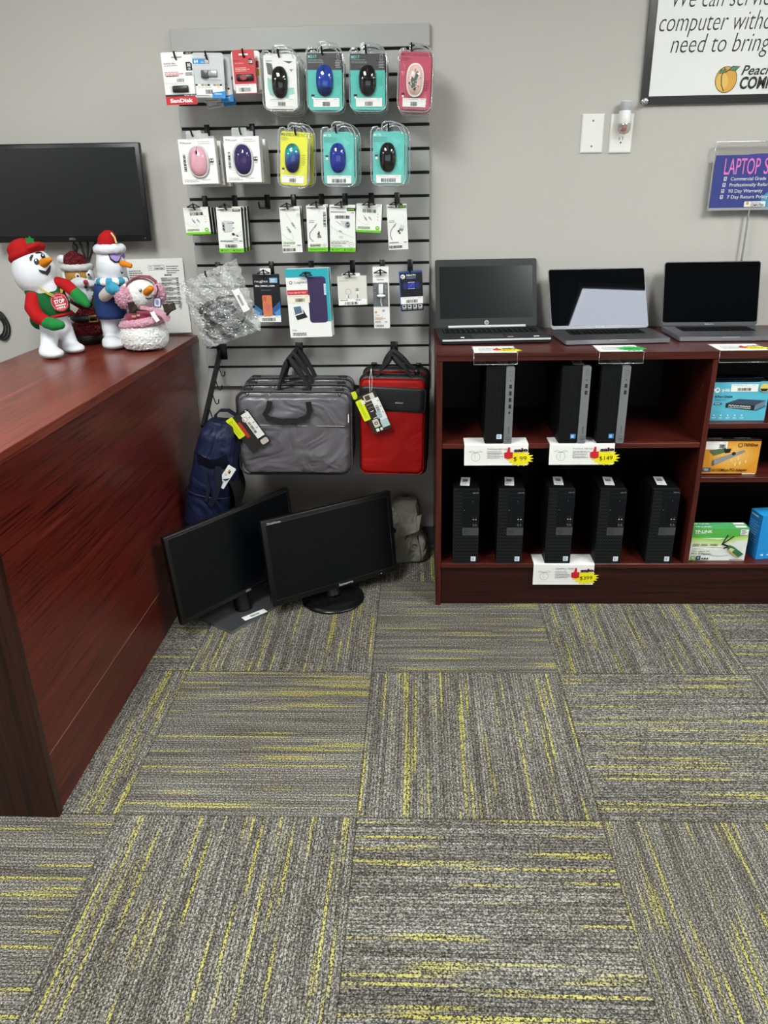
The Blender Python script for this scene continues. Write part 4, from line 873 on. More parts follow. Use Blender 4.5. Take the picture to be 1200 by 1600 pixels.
def grey_bag(M, label, front):
    t = thing('laptop_bag', label, 'laptop bag', M, 'grey laptop bags')
    D = .058
    b = MB(); softbox(b, GW, GH, D, GREYCL, None, .035, .004); wrinkle(b.build('body', t), .09, .005)
    f = MB(); softbox(f, GW * .95, GH * .93, .018, GREYCL, T(0, -.006, .016), .03, .006); wrinkle(f.build('front_pocket', t), .085, .014)
    s = MB(); s.tube([(x, y, .001) for x, y in rrect(GW * 1.0, GH * 1.0, .035, 6)], .003, GREYD, 6, True); s.tube([(x, y, -D + .004) for x, y in rrect(GW * 1.0, GH * 1.0, .035, 6)], .003, GREYD, 6, True); s.build('piping', t)
    z = MB(); z.tube([(-GW * .44, .12 * GH, .0235), (GW * .44, .105 * GH, .0235)], .0016, mat('#9a999c', .4), 6); z.build('pocket_zipper', t)
    z = MB(); z.tube([(-GW * .42, GH * .505, -.03), (GW * .42, GH * .505, -.03)], .003, ZIP, 6); z.tube([(.03, GH * .51, -.028), (.06, GH * .515, -.01)], .003, ZIP, 5); z.build('top_zipper', t)
    for s_ in (-1, 1):
        d = MB(); d.box((s_ * GW * .4, GH * .5 + .002, -.02), (.032, .01, .018), WEB, bev=.002, seg=1); d.tube([(s_ * GW * .4 - .012, GH * .5, -.006), (s_ * GW * .4, GH * .5 - .016, .006), (s_ * GW * .4 + .012, GH * .5, -.006)], .0022, BLACK, 6); d.build('strap_ring', t)
    return t
def handle(parent, M, x0, x1, yb, apex, w, z=0, name='handle'):
    """carrying handle: strap rising from x0 to the apex and back down to x1"""
    h = MB(); pts = []
    for k in range(13):
        a = k / 12
        if a < .5: q = a / .5; p = Vector((x0 + (apex[0] - x0) * q ** 1.15, yb + (apex[1] - yb) * (q ** .92), z + (apex[2] - z) * q))
        else: q = (1 - a) / .5; p = Vector((x1 + (apex[0] - x1) * q ** 1.15, yb + (apex[1] - yb) * (q ** .92), z + (apex[2] - z) * q))
        pts.append(p)
    h.strip(pts, (0, 0, 1), w, .007, WEB, M); h.tube([M @ p if M else p for p in pts[2:11]], [.006, .009, .0105, .011, .011, .011, .0105, .009, .006], WEB, 8)
    return h.build(name, parent)
GM = [pose((-.352 - .004 * k, -.318 + .098 * k, .630 + .002 * k), 2, 3, -1.2) for k in range(3)]
for k in (0, 1, 2):
    t = grey_bag(GM[k], ['grey laptop bag in front, with a black hang tag and front grab strap', 'grey laptop bag, second behind the front one', 'grey laptop bag, rearmost against the slatted panel'][k], k == 0)
    inv = GM[k].inverted(); ap = inv @ Vector((GX, -.285 + .098 * k, .905))
    for z, nm in ((-.012, 0), (-.05, 0)): handle(t, None, -.058, .062, GH * .49, (ap.x, ap.y, ap.z + z * .25), .027, z)
    if k == 0:
        g = MB(); q = [inv @ P(*p_, y=-.350) for p_ in ((421.5, 627), (420, 638), (414, 647), (419, 654), (440, 658.5), (466, 657.5), (481, 651), (484, 642), (481.5, 628))]
        g.strip(q, (0, 0, 1), .004, .020, WEB); g.build('grab_strap', t)
        MB().box((GW * .475, .06, .006), (.003, .03, .008), WHITE).build('side_label', t)
        Ft, w, h = face((357, 657), (386, 638), (392.5, 709.8), -.358)
        def tg(A):
            A.rr(-.12, -.03, .22, .53, .004, mat('#dbe81b', .5)).g(-.05, .06, .15, 1, .02, TEXT).r(-.04, .06, -.02, .46, mat('#8b931a', .5)).r(.06, .06, .08, .46, mat('#8b931a', .5)).r(.22, .18, .38, .62, mat('#b3352b', .5)).rr(.58, .06, .95, .80, .002, PAPER).b(.62, .3, .74, .62, 5, vert=True).g(.8, .2, .93, 3, .15, FAINT, .2).ring(.63, .2, .011, .004, mat('#d9c5c0', .4)).rr(.6, .82, .95, .96, .006, mat('#c9bdb8', .4)).r(.56, .76, .95, .81, INK).e(.88, .035, .03, .015, WHITE)
        hangtag(t, w, h, inv @ Ft, mat('#2b2826', .45), tg)

# ================================================================== red laptop bags
RED = cloth('red_neoprene', '#a00b08', .55, .25, 5, .012); BLKF = mat('#101113', .5, grain=.3, gscale=500, bump=.2)
RW, RH = .258, .385
def red_bag(M, label, front):
    t = thing('laptop_bag', label, 'laptop bag', M, 'red laptop bags'); D = .05; inv = M.inverted()
    b = MB(); softbox(b, RW, RH, D, BLKF, None, .028, .003); b.build('body', t)
    f = MB(); softbox(f, RW * .93, RH * .955, .014, RED, T(-.004, -.003, .010), .022, .004); wrinkle(f.build('red_front', t), .1, .003)
    bd = MB(); softbox(bd, RW * .945, RH * .235, .012, mat('#15181a', .45, grain=.2, gscale=500), T(-.002, RH * .275, .0165) @ RZ(-2), .012, .002); bd.build('black_band', t)
    lg = MB(); lg.prism(rrect(.03, .0055, .002, 3, .022, RH * .245), .018, .021, CHROME); lg.build('logo_badge', t)
    ap = inv @ Vector((RXX, M.translation.y + .025, .905))
    for z in (-.01, -.04): handle(t, None, -.062, .066, RH * .47, (ap.x, ap.y, ap.z), .02, z)
    for s_ in (-1, 1):
        d = MB(); d.tube([(s_ * .088 + .012 * math.cos(a), RH * .5 + .004 + .008 * math.sin(a), -.012) for a in [2 * math.pi * i / 12 for i in range(12)]], .0028, mat('#2b2c2e', .3, .6), 6, True); d.box((s_ * .085, RH * .5 + .012, -.014), (.022, .014, .012), BLACK, bev=.003, seg=1); d.build('strap_clip', t)
    z = MB(); z.tube([(-RW * .38, RH * .503, -.025), (RW * .38, RH * .503, -.025)], .003, ZIP, 6); z.build('top_zipper', t)
    return t, inv
RM_ = pose((.0165, -.286, .646), -1, 2, -1.2)
t, inv = red_bag(RM_, 'red laptop bag with a black band and a colourful hang tag', True)
Ft, w, h = face((557.5, 621), (585.5, 609), (579.7, 680.5), -.328)
def tg(A):
    A.rr(-.17, .08, .2, .62, .004, mat('#dbe81b', .5)).r(-.05, .14, -.03, .56, mat('#8b931a', .5)).r(.02, .14, .04, .56, mat('#8b931a', .5)).rr(.3, .03, .85, .2, .004, mat('#d8d2c4', .45)).rr(.36, .05, .62, .17, .002, mat('#4b3f36', .4)).rr(.08, .12, .28, .22, .002, CREAM).line([(.25, .27), (.7, .27)], .0008, WHITE).line([(.3, .36), (.8, .36)], .0006, WHITE).rr(.62, .18, 1.0, .74, .001, PAPER).b(.66, .36, .82, .56, 9, vert=True).g(.88, .25, .98, 3, .15, FAINT, .2).r(.55, .52, .8, .68, mat('#a9c6d0', .4)).r(.58, .74, .98, .93, mat('#bcd6d8', .4)).rr(.2, .66, .5, .86, .002, mat('#dcd7bd', .4)).ring(.35, .76, .0065, .003, INK).rr(.2, .89, .36, .97, .003, WHITE).rr(.42, .9, .55, .97, .003, WHITE).r(.33, .44, .5, .46, WHITE).r(.33, .62, .6, .635, WHITE)
hangtag(t, w, h, inv @ Ft, mat('#332a22', .45), tg)
st = MB(); a, b_ = inv @ P(580, 576, y=-.30), inv @ P(578, 612, y=-.327); st.tube([a, (a + b_) / 2 + Vector((-.004, 0, .002)), b_], .0007, WHITE, 5); st.tube([a, (a + b_) / 2 + Vector((.006, 0, .004)), b_ + Vector((.006, 0, 0))], .0007, WHITE, 5); st.build('tag_string', t)
yl = MB(); yl.prism(rrect(.018, .03, .004, 4), -.0006, 0, mat('#c9d51a', .5), inv @ T(*P(554, 618, y=-.318)) @ RZ(90, 'X') @ RZ(20)); yl.build('yellow_sticker', t)
red_bag(T(.006, .105, .004) @ RM_, 'red laptop bag, rear one hidden behind the front red bag', False)

# ================================================================== navy backpack on the rail
NAVY = cloth('navy_canvas', '#151d3e', .55, .35, 9, .03, 260); NAVYD = mat('#0c1228', .6, grain=.3, gscale=240, bump=.3)
def navy():
    o = Vector((-.660, -.33, .50)); t = thing('backpack', 'navy blue backpack hanging from the black rail beside the counter', 'backpack', T(*o))
    R_ = RZ(12, 'Y')
    b = MB(); prof = [(-.20, .064, .10), (-.17, .076, .12), (-.08, .080, .125), (.02, .079, .12), (.10, .074, .10), (.15, .062, .085), (.178, .048, .06), (.19, .03, .04), (.192, .004, .006)]
    n = 28
    def fn(u, v):
        k = v * (len(prof) - 1); i = min(int(k), len(prof) - 2); f = k - i; z, rx, ry = [prof[i][j] * (1 - f) + prof[i + 1][j] * f for j in range(3)]
        a = 2 * math.pi * u; c, s_ = math.cos(a), math.sin(a)
        return (rx * math.copysign(abs(c) ** .6, c), ry * math.copysign(abs(s_) ** .6, s_), z)
    b.surf(fn, 40, 30, NAVY, R_, True, True); b.flat(oval(.06, .09, 20), -.2, NAVYD, R_)
    wrinkle(b.build('body', t), .07, .016)
    p = MB(); p.surf(lambda u, v: (.09 * math.copysign(abs(math.cos(math.pi * (1 + u))) ** .7, math.cos(math.pi * (1 + u))), -.128 * abs(math.sin(math.pi * u)) ** .7 - .004, -.205 + .125 * v + .012 * math.sin(math.pi * u)), 20, 8, NAVY, R_); wrinkle(p.build('side_pocket', t), .06, .008)
    h = MB(); h.tube([R_ @ Vector((.089 * math.copysign(abs(math.cos(math.pi * (1 + u))) ** .7, math.cos(math.pi * (1 + u))), -.129 * abs(math.sin(math.pi * u)) ** .7 - .005, -.08 + .012 * math.sin(math.pi * u))) for u in [i / 20 for i in range(21)]], .0035, NAVYD, 6); h.build('pocket_hem', t)
    f = MB(); f.surf(lambda u, v: (-.05 + .11 * u + .01 * v, -.131 + .03 * v - .006 * math.sin(3 * u), .085 + .02 * u - .075 * v + .02 * u * v + .012 * math.sin(5 * u + 2)), 14, 8, NAVYD, R_); f.build('flap', t)
    s1 = MB(); s1.strip([R_ @ Vector(q) for q in ((.035, -.132, .06), (.045, -.134, -.0), (.036, -.136, -.06), (.02, -.136, -.1))], (1, 0, 0), .022, .005, NAVYD); s1.strip([R_ @ Vector(q) for q in ((-.012, -.132, .03), (.01, -.135, -.03), (.005, -.136, -.085))], (1, 0, 0), .012, .004, NAVYD); s1.build('compression_strap', t)
    g = MB(); q = [P(*k, y=-.335) - o for k in ((336, 664), (337, 648), (344, 641), (357, 641), (368, 648), (376, 661), (374, 676))]
    g.strip(q, (0, 1, 0), .024, .007, NAVYD); g.build('grab_loop', t)
    s2 = MB(); s2.strip([P(*k, y=-.36) - o for k in ((332, 660), (322, 685), (318, 700), (312, 730), (300, 760))], (0, 1, .2), .016, .004, WEB); s2.build('shoulder_strap', t)
    bs = MB(); bs.surf(lambda u, v: (.055 + .03 * math.sin(math.pi * v), -.10 + .18 * u, -.19 + .20 * v), 8, 10, mat('#0c0d12', .7)); bs.build('back_padding', t)
    Ft, w, hh = face((357, 726), (369, 733.5), (348, 762), -.462); mt = (T(*-o)) @ Ft
    hangtag(t, w, hh, mt, PAPER, lambda A: A.r(.35, .15, .5, .3, mat('#c79b3a', .5)).r(.5, .18, .65, .32, INK).p([(.3, .66), (.95, .45), (.8, .66)], mat('#1e2f6a', .5)).b(.3, .72, .6, .9, 3, vert=True).g(.2, .38, .6, 2, .05, FAINT, .4).p([(.7, .62), (1, .58), (.85, .68)], WHITE))
    zp = MB(); zp.box(P(293, 769, y=-.35) - o + Vector((.014, -.02, .003)), (.007, .005, .01), CREAM); zp.build('zip_pull', t)
navy()

# ================================================================== grey backpack on the floor in the corner
CANV = cloth('grey_canvas', '#8f8d80', .75, .3, 13, .05, 420)
def floorpack():
    t = thing('backpack', 'grey and black canvas backpack slumped on the floor between monitor and bookcase', 'backpack', T(.045, -.10, 0))
    b = MB(); prof = [(.002, .082, .052), (.012, .094, .062), (.09, .090, .064), (.17, .080, .058), (.235, .066, .048), (.275, .046, .034), (.285, .012, .012)]
    def fn(u, v):
        k = v * (len(prof) - 1); i = min(int(k), len(prof) - 2); f = k - i; z, rx, ry = [prof[i][j] * (1 - f) + prof[i + 1][j] * f for j in range(3)]
        a = 2 * math.pi * u; c, s_ = math.cos(a), math.sin(a)
        return (rx * math.copysign(abs(c) ** .55, c) + .012 * math.sin(9 * z * 3), ry * math.copysign(abs(s_) ** .55, s_), z)
    b.surf(fn, 40, 26, CANV, None, True, True); wrinkle(b.build('body', t), .06, .012)
    s = MB(); s.surf(lambda u, v: (.072 + .024 * u + .006 * math.sin(3 * v) - .016 * v, -.066 + .06 * u, .012 + .115 * v + .02 * u), 8, 8, mat('#0d0d0e', .6, grain=.3, gscale=400)); s.build('side_panel', t)
    f = MB(); f.surf(lambda u, v: (-.075 + .14 * u + .012 * v, -.074 - .004 * math.sin(math.pi * u), .11 + .05 * u + .075 * v), 10, 8, CANV); wrinkle(f.build('front_flap', t), .05, .006)
    st = MB(); st.strip([(-.055, -.07, .225), (-.046, -.082, .17), (-.04, -.086, .11), (-.048, -.082, .06)], (1, 0, 0), .012, .003, WEB); st.prism([(-.075, .215), (-.03, .17), (-.03, .155), (-.075, .16)], -.001, .002, WEB, T(0, -.08, 0) @ RZ(90, 'X')); st.build('strap', t)
floorpack()

# ================================================================== the two monitors on the floor
def monitor(label, pos, yaw, tilt, W, H, bez, logo, lw, corner, dish):
    o = Vector((pos[0], pos[1], 0)); M = T(*-o) @ pose(pos, yaw, tilt, 1.2)
    t = thing('monitor', label, 'monitor', T(*o), 'monitors on the floor')
    hs = MB(); hs.box((0, 0, -.012), (W, H, .024), mat('#0c0c0d', .35), M, bev=.003); hs.box((0, .01, -.036), (W * .6, H * .6, .03), mat('#0c0c0d', .4), M, bev=.012); hs.build('housing', t)
    sc = MB(); sc.prism(rrect(W - 2 * bez, H - 2.3 * bez, .001, 2, 0, bez * .15), .0, .0006, mat('#07090d', .3, spec=.32), M); sc.build('screen', t)
    rm = MB(); rm.tube([(x, y, .0006) for x, y in rrect(W - 2 * bez, H - 2.3 * bez, .001, 1, 0, bez * .15)], .0007, mat('#2a2b2d', .3), 4, True, M); rm.build('bezel_line', t)
    lg = MB(); A = Art(lg, W, H, .0008, M); A.t(.5 + lw[1], 1 - (bez * .42) / H, lw[2] / H, logo, LTGREY, .01, al='c', w=lw[0] / W)
    if corner: A.t(.04, .052, .009 / H, corner, LTGREY, .01, w=.052 / W)
    A.e(.86, 1 - bez * .55 / H, .0025 / W, .0025 / H, FAINT); lg.build('lettering', t)
    return t, M, o
t, M, o = monitor('black monitor with a round foot on the carpet, nearer the bookcase', (-.213, -.455, .2205), 30.5, 6.2, .527, .333, .017, 'lenovo', (.058, .07, .011), 'ThinkVision', None)
c = Vector((-.222, -.452, 0)) - o
MB().lathe([(.002, 0), (.118, 0), (.121, .004), (.119, .009), (.09, .013), (.04, .016), (.002, .017)], mat('#0e0e0f', .25), 48, T(*c)).build('round_foot', t)
bk = M @ Vector((0, -.05, -.05)); nk = MB(); nk.tube([c + Vector((-.004, .012, .012)), c + Vector((-.02, .035, .09)), bk], [.034, .028, .03], mat('#0d0d0e', .35), 16); nk.build('neck', t)
t, M, o = monitor('black monitor with a flat rectangular foot, leaning beside the counter', (-.55, -.553, .247), 50.8, 4.9, .55, .332, .012, 'DELL', (.024, .03, .008), None, None)
a = Vector((-.56, -.711, 0)) - o; d = Vector((.565, .825, 0)).normalized(); nn = Vector((-.825, .565, 0)).normalized()
pl = MB(); q = [a, a + d * .285, a + d * .285 + nn * .175, a + nn * .175]; pl.prism([(p.x, p.y) for p in q], .001, .013, mat('#47474a', .35, .3), None, mat('#8d9096', .25, .7)); pl.build('flat_foot', t)
cc = a + d * .142 + nn * .088; nk = MB(); bk = M @ Vector((0, -.02, -.05)); nk.tube([cc + Vector((0, 0, .012)), cc + Vector((0, 0, .08)) + nn * .012, cc + Vector((0, 0, .2)) + nn * .02], [.034, .032, .03], mat('#111112', .3), 18); nk.build('neck', t)
e1, e2 = Z1 = (P(383, 968, z=.0135), P(415, 955, z=.0135)); X = (e2 - e1).normalized(); Fm = frame((e1 + e2) / 2 - o + Vector((X.y, -X.x, 0)) * -.0, X, Vector((-X.y, X.x, 0)), Vector((0, 0, 1)))
sl = MB(); sl.box((0, .006, .0003), (.095, .028, .0006), PAPER, Fm); Art(sl, .095, .028, .0008, Fm @ T(0, .006, 0)).b(.3, .35, .7, .75, 4).g(.06, .12, .6, 1, .1, FAINT); sl.build('price_label', t)
# ================================================================== plush toys on the counter
def hit(px, py, c, r, out=0.0):
    """point and outward normal where the sight line through a pixel meets an ellipsoid"""
    d = ray(px, py).normalized(); o = CAM - c; a = sum((d[i] / r[i]) ** 2 for i in range(3)); b = sum(2 * o[i] * d[i] / r[i] ** 2 for i in range(3)); k = sum((o[i] / r[i]) ** 2 for i in range(3)) - 1
    q = b * b - 4 * a * k; s = (-b - math.sqrt(max(q, 0))) / (2 * a); p = CAM + d * s
    n = Vector([(p[i] - c[i]) / r[i] ** 2 for i in range(3)]).normalized()
    return p + n * out, n
def patch(mb, c, r, pts, m, o, lift=.0012):
    """a flat printed shape laid on an ellipsoid, outline given by sight lines"""
    q = [hit(x, y, c, r, lift)[0] - o for x, y in pts]; ce = sum(q, Vector()) / len(q)
    n = len(q); mb.add(q + [ce + hit(*[sum(k) / n for k in zip(*pts)], c, r)[1] * .0004], [(i, n, (i + 1) % n) for i in range(n)], m); mb.add(q, [], m)
def pov(cx, cy, rx, ry, n=14, rot=0):
    c, s = math.cos(math.radians(rot)), math.sin(math.radians(rot))
    return [(cx + rx * math.cos(a) * c - ry * math.sin(a) * s, cy + rx * math.cos(a) * s + ry * math.sin(a) * c) for a in [-2 * math.pi * k / n for k in range(n)]]
PLUSH = mat('#d9dce3', .95, bump=.5, gscale=60); PLUSHB = mat('#d2cec5', .95, bump=.5, gscale=60); REDC = mat('#a5161a', .9, bump=.5, gscale=60, spec=.2); GREENC = mat('#175a2f', .9, bump=.6, gscale=60, spec=.2); GREENM = mat('#217a3b', .9, bump=.5, gscale=60, spec=.2)
ORANGE = mat('#cf7d1c', .85, spec=.2); BLK = mat('#111113', .6); NAVYC = mat('#16346f', .75, bump=.6, gscale=40); AQUA = mat('#338fb0', .85)
def limb(mb, pts, rs, m):
    mb.tube(pts, rs, m, 12)
    for p, r in ((pts[0], rs[0]), (pts[-1], rs[-1])): mb.ell(p, (r, r, r), m, None, 12, 8)

def snowman_vest():
    y = -.36; o = Vector((-1.15, y, DT + .0005)); Q = lambda a, b, dy=0: P(a, b, y=y + dy) - o
    t = thing('plush_snowman', 'plush snowman in a green vest and red cap, dancing at the counter edge', 'plush toy', T(*o), 'plush figures on the counter')
    hc = P(54, 425, y=y); hr = (.072, .07, .081)
    b = MB(); b.ell(hc - o, hr, PLUSH); b.ell(Q(72, 452), (.05, .045, .05), PLUSH); b.ell(Q(80, 478), (.058, .052, .075), PLUSH); b.ell(Q(86, 510), (.052, .048, .045), PLUSH)
    f1, f2 = P(79, 551, z=DT + .018) - o, P(112, 543, z=DT + .017) - o
    for hip, f in ((Q(76, 512, -.01), f1), (Q(98, 508, .02), f2)):
        limb(b, [hip, (hip + f) / 2 + Vector((-.004, .006, 0)), f + Vector((-.01, .012, .012))], [.03, .029, .028], PLUSH)
        M = T(*(f + Vector((.004, -.004, 0)))) @ RZ(-38); b.ell((.004, 0, 0), (.053, .038, .0185), PLUSH, M); b.ell((-.014, 0, .008), (.034, .033, .022), PLUSH, M)
    remesh(b.build('body', t), .005, 8)
    v = MB(); v.ell(Q(79, 476), (.064, .057, .070), GREENC); v.ell(Q(64, 500, .012), (.036, .04, .035), GREENC); v.ell(Q(55, 455, -.012), (.034, .04, .028), GREENC); v.ell(Q(90, 452, .012), (.024, .034, .022), GREENC); remesh(v.build('vest', t), .005, 6)
    tr = MB(); c = Q(84, 494); tr.tube([c + Vector((.062 * math.cos(a), .056 * math.sin(a), .012 * math.cos(a))) for a in [2 * math.pi * k / 30 for k in range(30)]], .005, REDC, 8, True); tr.build('vest_trim', t)
    for (pts, rs, mits, mr) in (((Q(51, 464, -.04), Q(50, 481, -.06), Q(60, 496, -.075), Q(72, 502, -.085)), [.023, .026, .024, .021], (Q(73, 504, -.086), Q(84, 507, -.095), Q(95, 508, -.1)), [.021, .023, .015]),
                               ((Q(90, 439, .0), Q(103, 445, -.01), Q(117, 457, -.02)), [.016, .021, .02], (Q(118, 458, -.02), Q(127, 467, -.025), Q(135, 475, -.03)), [.021, .022, .014])):
        s = MB(); limb(s, list(pts), rs, REDC); remesh(s.build('sleeve', t), .005, 5)
        g = MB(); limb(g, list(mits), mr, GREENM)
        if mits[0].x < Q(90, 500).x: limb(g, [Q(84, 505, -.1), Q(97, 497, -.1), Q(108, 490, -.09)], [.013, .012, .010], GREENM)
        else: limb(g, [Q(122, 462, -.028), Q(119, 467, -.032), Q(120, 470, -.033)], [.014, .012, .010], GREENM)
        remesh(g.build('mitten', t), .004, 5)
    cp = MB(); M = T(*Q(42, 395, .004)) @ RZ(-24, 'Y'); cp.ell((0, 0, 0), (.067, .064, .026), REDC, M); cp.ell((-.012, 0, .022), (.045, .045, .03), REDC, M); cp.ell((.04, -.03, .002), (.03, .03, .012), REDC, M)
    c_ = remesh(cp.build('cap', t), .005, 4)
    lf = MB(); Mx = T(*Q(47, 378, -.02)) @ RZ(90, 'X') @ RZ(-12)
    lf.prism([(x * .0011, yy * .0011) for x, yy in ((-12, -4), (-10, 4), (-15, 10), (-5, 10), (-3, 17), (4, 11), (12, 12), (10, 5), (17, 0), (9, -3), (8, -10), (0, -7), (-8, -11))], -.002, .002, GREENM, Mx); lf.build('holly_leaf', c_)
    fa = MB()
    for e in (pov(57, 409, 4, 5.2, rot=-20), pov(67, 401, 3.2, 4.8, rot=-25)): patch(fa, hc, hr, e, BLK, o)
    for e in (pov(56, 407, 1.2, 1.6), pov(66.4, 399.3, 1, 1.5)): patch(fa, hc, hr, e, WHITE, o, .0022)
    patch(fa, hc, hr, [(47, 408), (46, 403), (49, 398.5), (52, 398), (52, 400), (50, 404), (49, 408)], BLK, o); patch(fa, hc, hr, [(55, 395), (60, 393.3), (65, 394.5), (66, 396), (61, 395.6), (56, 396.6)], BLK, o)
    patch(fa, hc, hr, [(60, 421), (66, 426), (72, 425), (77, 420), (78.5, 414), (79, 417), (78, 425), (74, 430.5), (70, 428.5), (66, 427.6), (61, 424)], BLK, o); fa.build('face', t)
    p, n = hit(68, 411, hc, hr); q = Q(80, 405, -.062)
    ns = MB(); ns.tube([p - o - n * .004, (p - o) * .6 + q * .4, q * .9 + (p - o) * .1, q], [.0155, .0125, .008, .003], ORANGE, 12); ns.build('carrot_nose', t)
    ch = MB(); vc, vr = P(79, 476, y=y), (.064, .057, .070)
    for pts in (((53, 446), (60, 450), (68, 456), (76, 461), (82, 464)), ((85, 437), (90, 445), (92, 452), (93, 460))):
        w = [hit(x, yy, vc, vr, .016)[0] - o for x, yy in pts]
        for a_, b2 in zip(w[:-1], w[1:]):
            for k in range(3):
                m_ = a_ + (b2 - a_) * (k + .5) / 3; d = (b2 - a_).normalized(); ch.tube([m_ + d * .006 * math.cos(a) + d.cross(Vector((0, 1, .3))).normalized() * .004 * math.sin(a) for a in [2 * math.pi * i / 8 for i in range(8)]], .0013, mat('#d9cf4a', .4), 4, True)
    ch.build('chain', t)
    p, n = hit(92, 472, vc, vr, .006); X = Vector((.92, .3, .16)).normalized(); Z = (n + Vector((0, -.5, 0))).normalized(); X = (X - Z * X.dot(Z)).normalized(); M = frame(p - o, X, Z.cross(X), Z)
    bg = MB(); bg.prism([(.027 * math.cos(a) * (1 - .12 * math.cos(4 * a)), .032 * math.sin(a)) for a in [2 * math.pi * k / 28 for k in range(28)]], -.002, .001, mat('#a5182a', .5), M); A = Art(bg, .054, .064, .0012, M)
    A.ring(.5, .5, .0265, .001, mat('#e4b3b6', .5)).t(.5, .30, .13, 'Santa', mat('#f0cfd0', .5), al='c', shear=.2, w=.5).t(.5, .56, .2, 'STOP', WHITE, .03, al='c', w=.62).r(.2, .62, .82, .70, mat('#e9c3c4', .5)).t(.5, .84, .1, 'HERE', WHITE, .02, al='c', w=.5); bg.build('badge', t)
snowman_vest()

def bearded_figure():
    y = -.17; o = Vector((P(133, 530, y=y).x, y, DT + .0005)); Q = lambda a, b, dy=0: P(a, b, y=y + dy) - o
    t = thing('tinsel_figure', 'glittery bearded christmas figure in a dark red coat, standing behind two plush snowmen', 'christmas figure', T(*o))
    glit = newmat('red_sequins')[0]; nt = glit.node_tree; b_ = nt.nodes['Principled BSDF']; tc = nodes(nt, 'ShaderNodeTexCoord'); vo = nodes(nt, 'ShaderNodeTexVoronoi'); vo.inputs['Scale'].default_value = 260; nt.links.new(tc.outputs['Object'], vo.inputs['Vector'])
    nt.links.new(ramp(nt, vo.outputs['Color'], [(.2, '#2a0408'), (.55, '#6a0d1a'), (.85, '#9a1626')]), b_.inputs['Base Color']); b_.inputs['Roughness'].default_value = .25; b_.inputs['Metallic'].default_value = .4
    nm = nodes(nt, 'ShaderNodeBump'); nm.inputs['Strength'].default_value = .9; nm.inputs['Distance'].default_value = .004; nt.links.new(vo.outputs['Distance'], nm.inputs['Height']); nt.links.new(nm.outputs['Normal'], b_.inputs['Normal'])
    blk = mat('#0b0b0c', .35, bump=.8, gscale=300); gold = mat('#c79343', .5, grain=.35, gscale=300); tin = mat('#e9e9ea', .6, grain=.25, gscale=300, bump=.6)
    b = MB(); b.ell(Q(132, 490), (.063, .05, .075), glit); b.ell(Q(135, 515), (.068, .052, .035), glit); b.build('coat', t)
    k = MB(); k.lathe([(.058, 0), (.066, .006), (.066, .03), (.06, .036)], blk, 24, Matrix.Diagonal((1, .8, 1, 1))); k.ell(Q(130, 497, -.03), (.05, .03, .018), blk); k.build('boots', t)
    bk = MB(); bk.tube([Q(139, 494, -.062), Q(152, 493, -.06), Q(153, 502, -.06), Q(140, 503, -.062)], .0035, mat('#a58a35', .4, .5), 6, True); bk.build('belt_buckle', t)
    h = MB(); h.ell(Q(121, 430), (.05, .045, .045), gold); hd = h.build('head', t)
    e = MB(); 
    for q in ((121, 431), (138, 429)): e.ell(Q(*q, -.044), (.0085, .004, .0095), WHITE); e.ell(Q(q[0] + .6, q[1] + .3, -.049), (.0042, .003, .0046), BLK)
    e.build('eyes', hd)
    br = MB(); br.ell(Q(127, 455, -.052), (.050, .026, .050), PLUSH); br.ell(Q(105, 438, -.01), (.016, .03, .045), PLUSH); br.ell(Q(143, 438, -.012), (.012, .026, .04), PLUSH)
    limb(br, [Q(133, 442, -.068), Q(121, 444, -.07), Q(113, 449, -.062)], [.017, .015, .006], PLUSH); limb(br, [Q(134, 442, -.068), Q(144, 444, -.07), Q(152, 441, -.062)], [.016, .013, .006], PLUSH)
    remesh(br.build('beard', t), .005, 3)
    n = MB(); n.ell(Q(134, 441, -.09), (.0085, .0085, .0085), mat('#b5202c', .6)); n.ell(Q(134, 448.5, -.083), (.006, .004, .005), BLK); n.build('nose', hd)
    c = MB(); c.ell(Q(120, 412), (.042, .04, .038), glit); limb(c, [Q(114, 402), Q(105, 404, -.01), Q(100, 406, -.015)], [.024, .017, .012], glit); remesh(c.build('hat', t), .005, 4)
    r = MB(); r.tube([Q(120, 417) + Vector((.047 * math.cos(a), .044 * math.sin(a), 0)) for a in [2 * math.pi * i / 28 for i in range(28)]], .0115, tin, 10, True); fuzz(remesh(r.build('hat_trim', t), .004, 2), .008, .006)
    pm = MB(); pm.ell(Q(96, 405, -.015), (.0155, .0155, .0155), PLUSH); pm.build('pompom', t)
    w = MB(); 
    for (u, v) in ((150, 462), (154, 470), (152, 480), (156, 487), (150, 473)): w.ell(Q(u, v, -.05), (.016, .014, .014), mat('#27402b', .6, grain=.6, gscale=200, bump=1))
    fuzz(remesh(w.build('garland', t), .004, 2), .007, .012)
    sl = MB(); 
    for (u, v) in ((112, 462), (113, 500), (113, 515)): sl.ell(Q(u, v, -.03), (.02, .018, .012), tin)
    fuzz(remesh(sl.build('white_cuffs', t), .004, 1), .008, .008)
    a = [Q(108, 473, -.06), Q(123, 482, -.065), Q(118, 489.5, -.068), Q(106, 481, -.064)]; tg = MB(); tg.add(a + [p + Vector((0, .001, 0)) for p in a], [(3, 2, 1, 0), (4, 5, 6, 7), (0, 1, 5, 4), (1, 2, 6, 5), (2, 3, 7, 6), (3, 0, 4, 7)], mat('#d5d2c6', .6)); tg.build('paper_tag', t)
bearded_figure()

